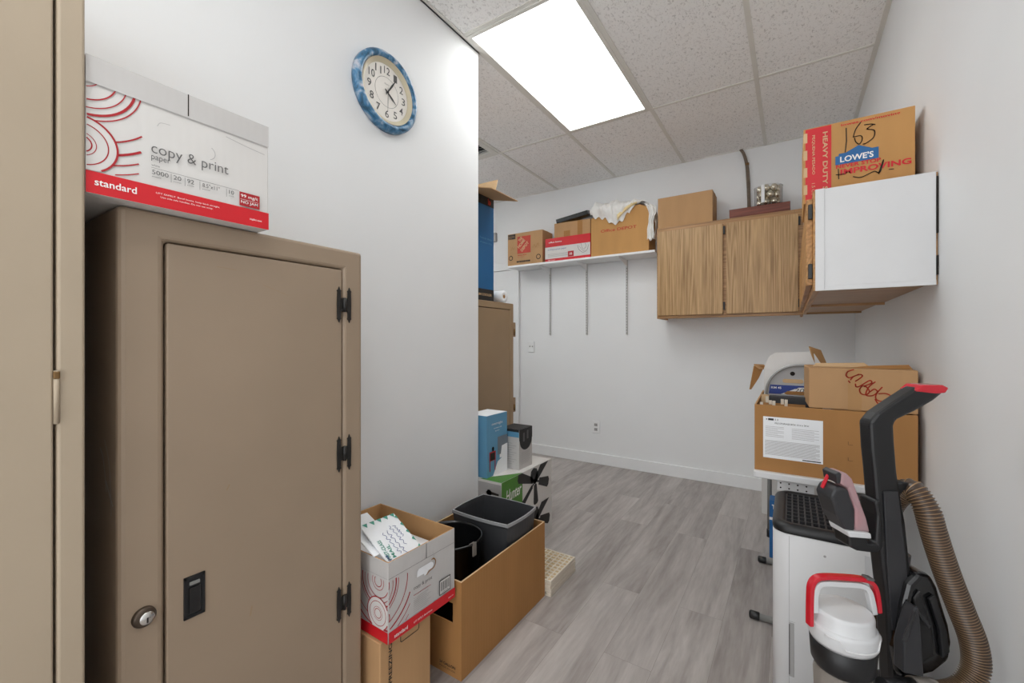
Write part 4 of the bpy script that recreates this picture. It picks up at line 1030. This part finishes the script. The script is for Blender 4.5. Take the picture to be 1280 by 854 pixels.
for k in range(8): x=x0+(x1-x0)*k/7; g.box(x-.0022,y0,.613,x+.0022,y1,.6235)
for k in range(10): y=y0+(y1-y0)*k/9; g.box(x0,y-.0022,.6135,x1,y+.0022,.624)
g.build('grille',M['charcoal'],t)
MB().box(.006,-.150,.6125,.122,.150,.6235).build('control_panel',M['charcoal'],t,bevel=.004)
F=Face(t,(-.157,-.1875,0),(1,0,0),(0,0,1)); F.l=-1
F.start().rect(.0438,.05,.0448,.595).rect(.0438,.333,.060,.334).done('panel_seam',M['inkpale'])
MB().box(-.113,-.189,.165,-.100,-.1872,.33).build('drain_recess',M['inkpale'],t,bevel=.004)
MB().box(-.1135,-.1892,.17,-.1105,-.1874,.325).build('recess_shade_strip',M['inkgrey'],t)  # flat grey strip, colour stands in for shade along the recess edge
MB().tube([(-.024,-.187,.556),(-.024,-.1885,.556)],.0035,12).build('button',M['inkpale'],t)
MB().box(.068,-.1895,.52,.086,-.1872,.585).build('side_grip',M['vacwhite'],t,bevel=.004)
for sx in (-1,1):
    for sy in (-1,1):
        MB().tube([(sx*.12-.012,sy*.14,.0165),(sx*.12+.012,sy*.14,.0165)],.0165,14).box(sx*.12-.008,sy*.14-.01,.0165,sx*.12+.008,sy*.14+.01,.0335).build('caster',M['black'],t)

# ------------------------------------------------------------------ upright vacuum cleaner (local x = its back, -x = its front)
t=thing('vacuum_cleaner','upright vacuum cleaner with red handle and brown ribbed hose at lower right','vacuum',(.1633,1.2439,0),33.16)
K=.0017763
vx=lambda u:(u-1100)*K
vz=lambda v:1.1977-(v-425)*K
P=lambda *q:[(vx(u),vz(v)) for u,v in q]
# spine and grip
sp=P((1080,527),(1082,560),(1085,588),(1088,625),(1093,685),(1098,728),(1101,760),(1106,850),(1112,960),(1150,960),(1144,850),(1136,775),(1130,706),(1124,650),(1117,612),(1113.5,587),(1110.5,550),(1109.6,531),(1112,524),(1135,513),(1158,500),(1168,492),(1173,485),(1168,481),(1143,481),(1134,486),(1112,500),(1090,515))
MB().prism(sp,-.019,.019).build('spine',M['black'],t,bevel=.010,seg=3,angle=40)
MB().prism(P((1134,487),(1143,480),(1168,480.3),(1175,484),(1171,490),(1160,491),(1136,488.5)),-.0205,.0205).build('grip_tip',M['redplastic'],t,bevel=.006,seg=3)
MB().prism(P((1094,610),(1098,700),(1104,780),(1128,780),(1122,700),(1112,610)),.019,.0225).build('spine_ridge',M['charcoal'],t,bevel=.003)
# body shroud behind the tank
sh=P((1112,744),(1118,720),(1131,706),(1147,709),(1155,725),(1162,748),(1169,770),(1172,790),(1169,813),(1149,828),(1122,835),(1108,835),(1104,800))
MB().prism(sh,-.045,.035).build('motor_shroud',M['blackgloss'],t,bevel=.012,seg=3,angle=30)
MB().prism(P((1138,735),(1146,730),(1160,775),(1163,798),(1154,806),(1150,770)),.035,.044).prism(P((1121,735),(1129,725),(1142,770),(1146,803),(1130,812),(1124,780)),.035,.041).build('shroud_rib',M['black'],t,bevel=.003)
MB().prism(P((1098,782),(1106,752),(1112,738),(1116,738),(1119,770),(1121,800),(1122,820),(1098,815)),.036,.062).build('latch_bracket',M['charcoal'],t,bevel=.004)
MB().prism(P((1114,742),(1117,741),(1137,764),(1135,768)),.045,.050).prism(P((1095,775),(1108,742),(1111,742),(1099,778)),.062,.066).build('bracket_edge',M['cleardark'],t,bevel=.001)
# tank
cx,cy=vx(1040),-.030; R0=.0585
zl=vz(757)+.010
MB().lathe([(.0001,zl+.0045),(.030,zl+.0043),(.0495,zl+.0035),(.0515,zl+.0028),(.0535,zl+.0008),(.0545,zl-.002),(.0550,zl-.004),(.0552,zl-.024),(R0,zl-.028)],(cx,cy,0),56).build('tank_lid',M['vacwhite'],t)
MB().lathe([(R0-.003,zl-.026),(R0,zl-.0265),(R0+.0025,zl-.029),(R0+.004,zl-.034),(R0+.003,zl-.058),(R0-.001,zl-.066),(R0-.006,zl-.066)],(cx,cy,0),56).build('tank_collar',M['vacwhite'],t)
MB().lathe([(R0-.004,zl-.065),(R0+.001,zl-.068),(R0-.002,zl-.112),(R0-.006,zl-.120),(R0-.010,zl-.120)],(cx,cy,0),56).build('tank_ring',M['black'],t)
MB().lathe([(R0-.010,zl-.119),(R0-.006,zl-.14),(R0-.014,zl-.32),(R0-.020,zl-.36),(.0001,zl-.36)],(cx,cy,0),56).build('dust_tank',M['cleargrey'],t)
MB().lathe([(.028,zl-.14),(.028,zl-.30),(.02,zl-.34),(.0001,zl-.34)],(cx,cy,0),32).build('cyclone_core',M['inkpale'],t)
# collar moulding line
ring=[]
for k in range(40):
    a=math.radians(205+k*130/39); zz=zl-.036-(.016 if 10<k<28 else .016*max(0,min(1,(k-7)/3)) if k<=10 else .016*max(0,min(1,(31-k)/3)))
    ring.append((cx+(R0+.0042)*math.cos(a),cy+(R0+.0042)*math.sin(a),zz))
MB().tube(ring,.0018,8).build('moulding_line',M['white'],t)
# carry handle
hp=[(vx(1006),vz(778)),(vx(1006.5),vz(745)),(vx(1008),vz(730)),(vx(1014),vz(722)),(vx(1025),vz(719.5)),(vx(1050),vz(720)),(vx(1078),vz(722.5)),(vx(1090),vz(728)),(vx(1095),vz(740)),(vx(1098),vz(762))]
hx0=vx(1005); hs=spline([(hx0+(x-hx0)*.90-.010,cy,z+.014) for x,z in hp],6)
def strap(path,w,d0,d1,mt,name):
    """a flat strap of width w along a path lying in the local xz plane"""
    o=MB(); pts=[Vector(p) for p in path]; rs=[]
    for i,p in enumerate(pts):
        tg=(pts[min(i+1,len(pts)-1)]-pts[max(i-1,0)]).normalized(); nn=Vector((-tg.z,0,tg.x))
        rs.append([p+nn*d0+Vector((0,-w,0)),p+nn*d0+Vector((0,w,0)),p+nn*d1+Vector((0,w,0)),p+nn*d1+Vector((0,-w,0))])
    return loft(o,rs,smooth=False).build(name,mt,t,bevel=.002)
strap(hs,.008,-.0045,.0045,M['redplastic'],'carry_handle')
inner=spline([(hx0+(x-hx0)*.90-.010,cy,z+.014) for x,z in [(vx(1011),vz(762)),(vx(1011.5),vz(740)),(vx(1016),vz(729)),(vx(1026),vz(726)),(vx(1050),vz(727)),(vx(1075),vz(729)),(vx(1085),vz(736)),(vx(1090),vz(752)),(vx(1092),vz(764))]],6)
strap(inner,.0075,-.007,.004,M['vacwhite'],'handle_liner')
MB().obox((vx(1070),cy-.002,vz(722)+.017),(.016,.018,.006),Matrix.Rotation(math.radians(14),3,'Y')).build('release_button',M['inkgrey'],t,bevel=.002)
# hose connector
MB().tube([(vx(1066),cy-.045,vz(822)),(vx(1088),cy-.035,vz(829)),(vx(1114),-.055,vz(836))],[.013,.017,.0195],18).build('hose_inlet',M['black'],t)
MB().tube([(vx(1112),-.055,vz(835.5)),(vx(1138),-.055,vz(839))],[.0225,.0235],20).build('hose_cuff',M['cleargrey'],t)
# ribbed hose: up behind the spine, over the hook, down the back and round to the cuff
hp=[(1134,712,.040),(1131,680,.042),(1130,650,.040),(1132,625,.020),(1137,611,-.006),(1141,628,-.030),(1145,650,-.036),(1152,676,-.038),(1162,708,-.040),(1175,746,-.044),(1186,782,-.050),(1186,812,-.055),(1172,834,-.056),(1152,841,-.056),(1136,839.5,-.056)]
path=spline([(vx(a),c,vz(b)) for a,b,c in hp],22)
# resample evenly
L=[0]
for a,b in zip(path,path[1:]): L.append(L[-1]+(Vector(b)-Vector(a)).length)
def at_len(s):
    for i in range(len(L)-1):
        if L[i+1]>=s: q=(s-L[i])/max(1e-9,L[i+1]-L[i]); return Vector(path[i]).lerp(Vector(path[i+1]),q)
    return Vector(path[-1])
pitch=.0058; cnt=int(L[-1]/pitch); pts=[];rad=[];mm=[]
for i in range(cnt):
    for fr,r,mi in ((0,.0205,0),(.45,.0205,0),(.58,.0235,1),(.78,.0235,0),(.90,.0205,0)):
        pts.append(at_len((i+fr)*pitch)); rad.append(r); mm.append(mi)
h=MB().tube(pts,rad,20,0,True,mm).build('hose',[M['hose'],M['hoserib']],t,normals=False)
MB().prism(P((1112,604),(1122,600),(1136,603),(1150,614),(1146,618),(1132,610),(1124,612),(1116,622)),-.012,.012).build('hose_hook',M['black'],t,bevel=.004)
MB().tube([(vx(1137),.04,vz(716)),(vx(1139),.04,vz(700))],.028,20).build('hose_cuff',M['charcoal'],t)
# tool holder and the upholstery tool in it
MB().prism(P((1050,661),(1074,661),(1076,672),(1084,673),(1086,640),(1083,622),(1090,620),(1095,668),(1092,682),(1085,686),(1062,683),(1052,678)),-.024,.024).build('tool_holder',M['black'],t,bevel=.008,seg=3)
tl=MB().prism(P((1030,617),(1035,607),(1042,604),(1051,607),(1060,633),(1060,660),(1047,658),(1037,640)),-.030,.022).build('dusting_tool',M['charcoal'],t,bevel=.008,seg=3)
MB().prism(P((1043,588),(1050,588),(1057,595),(1060,603),(1066,620),(1075,645),(1079,662),(1060,660),(1060,633),(1052,607),(1043,602)),-.022,.020).build('clear_hood',M['clearpink'],tl,bevel=.005)
MB().prism(P((1060,632),(1066,630),(1072,645),(1070,656),(1061,657)),-.016,.016).build('brush_roll',mat('dusty rose brush',(186,104,116),.7),tl,bevel=.003)
MB().prism(P((1047,657),(1076,660),(1077,667),(1050,665)),-.030,.028).build('tool_collar',M['vacwhite'],tl,bevel=.003)
MB().prism(P((1030,611),(1040,590),(1042,592),(1033,613)),-.014,-.006).build('red_trigger',M['redplastic'],tl,bevel=.003)
MB().prism(P((1037,590),(1042,587),(1045,590),(1043,602),(1039,601)),-.024,.018).build('tool_edge',M['charcoal'],tl,bevel=.002)
# lower body and floor head (below the photo's edge)
MB().prism([(vx(1104),.10),(vx(1104),.42),(vx(1150),.42),(vx(1160),.20),(vx(1140),.06)],-.07,.07).build('lower_body',M['black'],t,bevel=.015,seg=3)
MB().prism([(-.24,.012),(-.25,.045),(-.20,.075),(-.06,.085),(.04,.07),(.05,.012)],-.135,.135).build('floor_head',M['charcoal'],t,bevel=.012,seg=3)
MB().box(cx-.06,cy-.04,.08,cx+.05,cy+.05,zl-.36).build('tank_support',M['black'],t,bevel=.01)
for s_ in (-1,1): MB().tube([(.06,s_*.085-.014,.055),(.06,s_*.085+.014,.055)],.055,24).build('wheel',M['black'],t)

# ------------------------------------------------------------------ camera, light
cam=bpy.data.cameras.new('camera'); co=bpy.data.objects.new('camera',cam); COL.objects.link(co)
co.location=(0,0,1.1977); co.rotation_euler=(PI/2,0,.5787)
cam.sensor_width=36; cam.sensor_fit='HORIZONTAL'; cam.lens=536/1280*36; cam.shift_y=-2/1280; cam.clip_start=.02
S.camera=co
w=bpy.data.worlds.new('world'); S.world=w; w.use_nodes=True
w.node_tree.nodes['Background'].inputs['Color'].default_value=(.955,.98,1,1); w.node_tree.nodes['Background'].inputs['Strength'].default_value=1.65
S.view_settings.view_transform='Standard'; S.view_settings.look='None'; S.view_settings.exposure=0.72; S.view_settings.gamma=1; S.view_settings.use_curve_mapping=False
S.cycles.use_denoising=True
S.cycles.max_bounces=10; S.cycles.diffuse_bounces=6
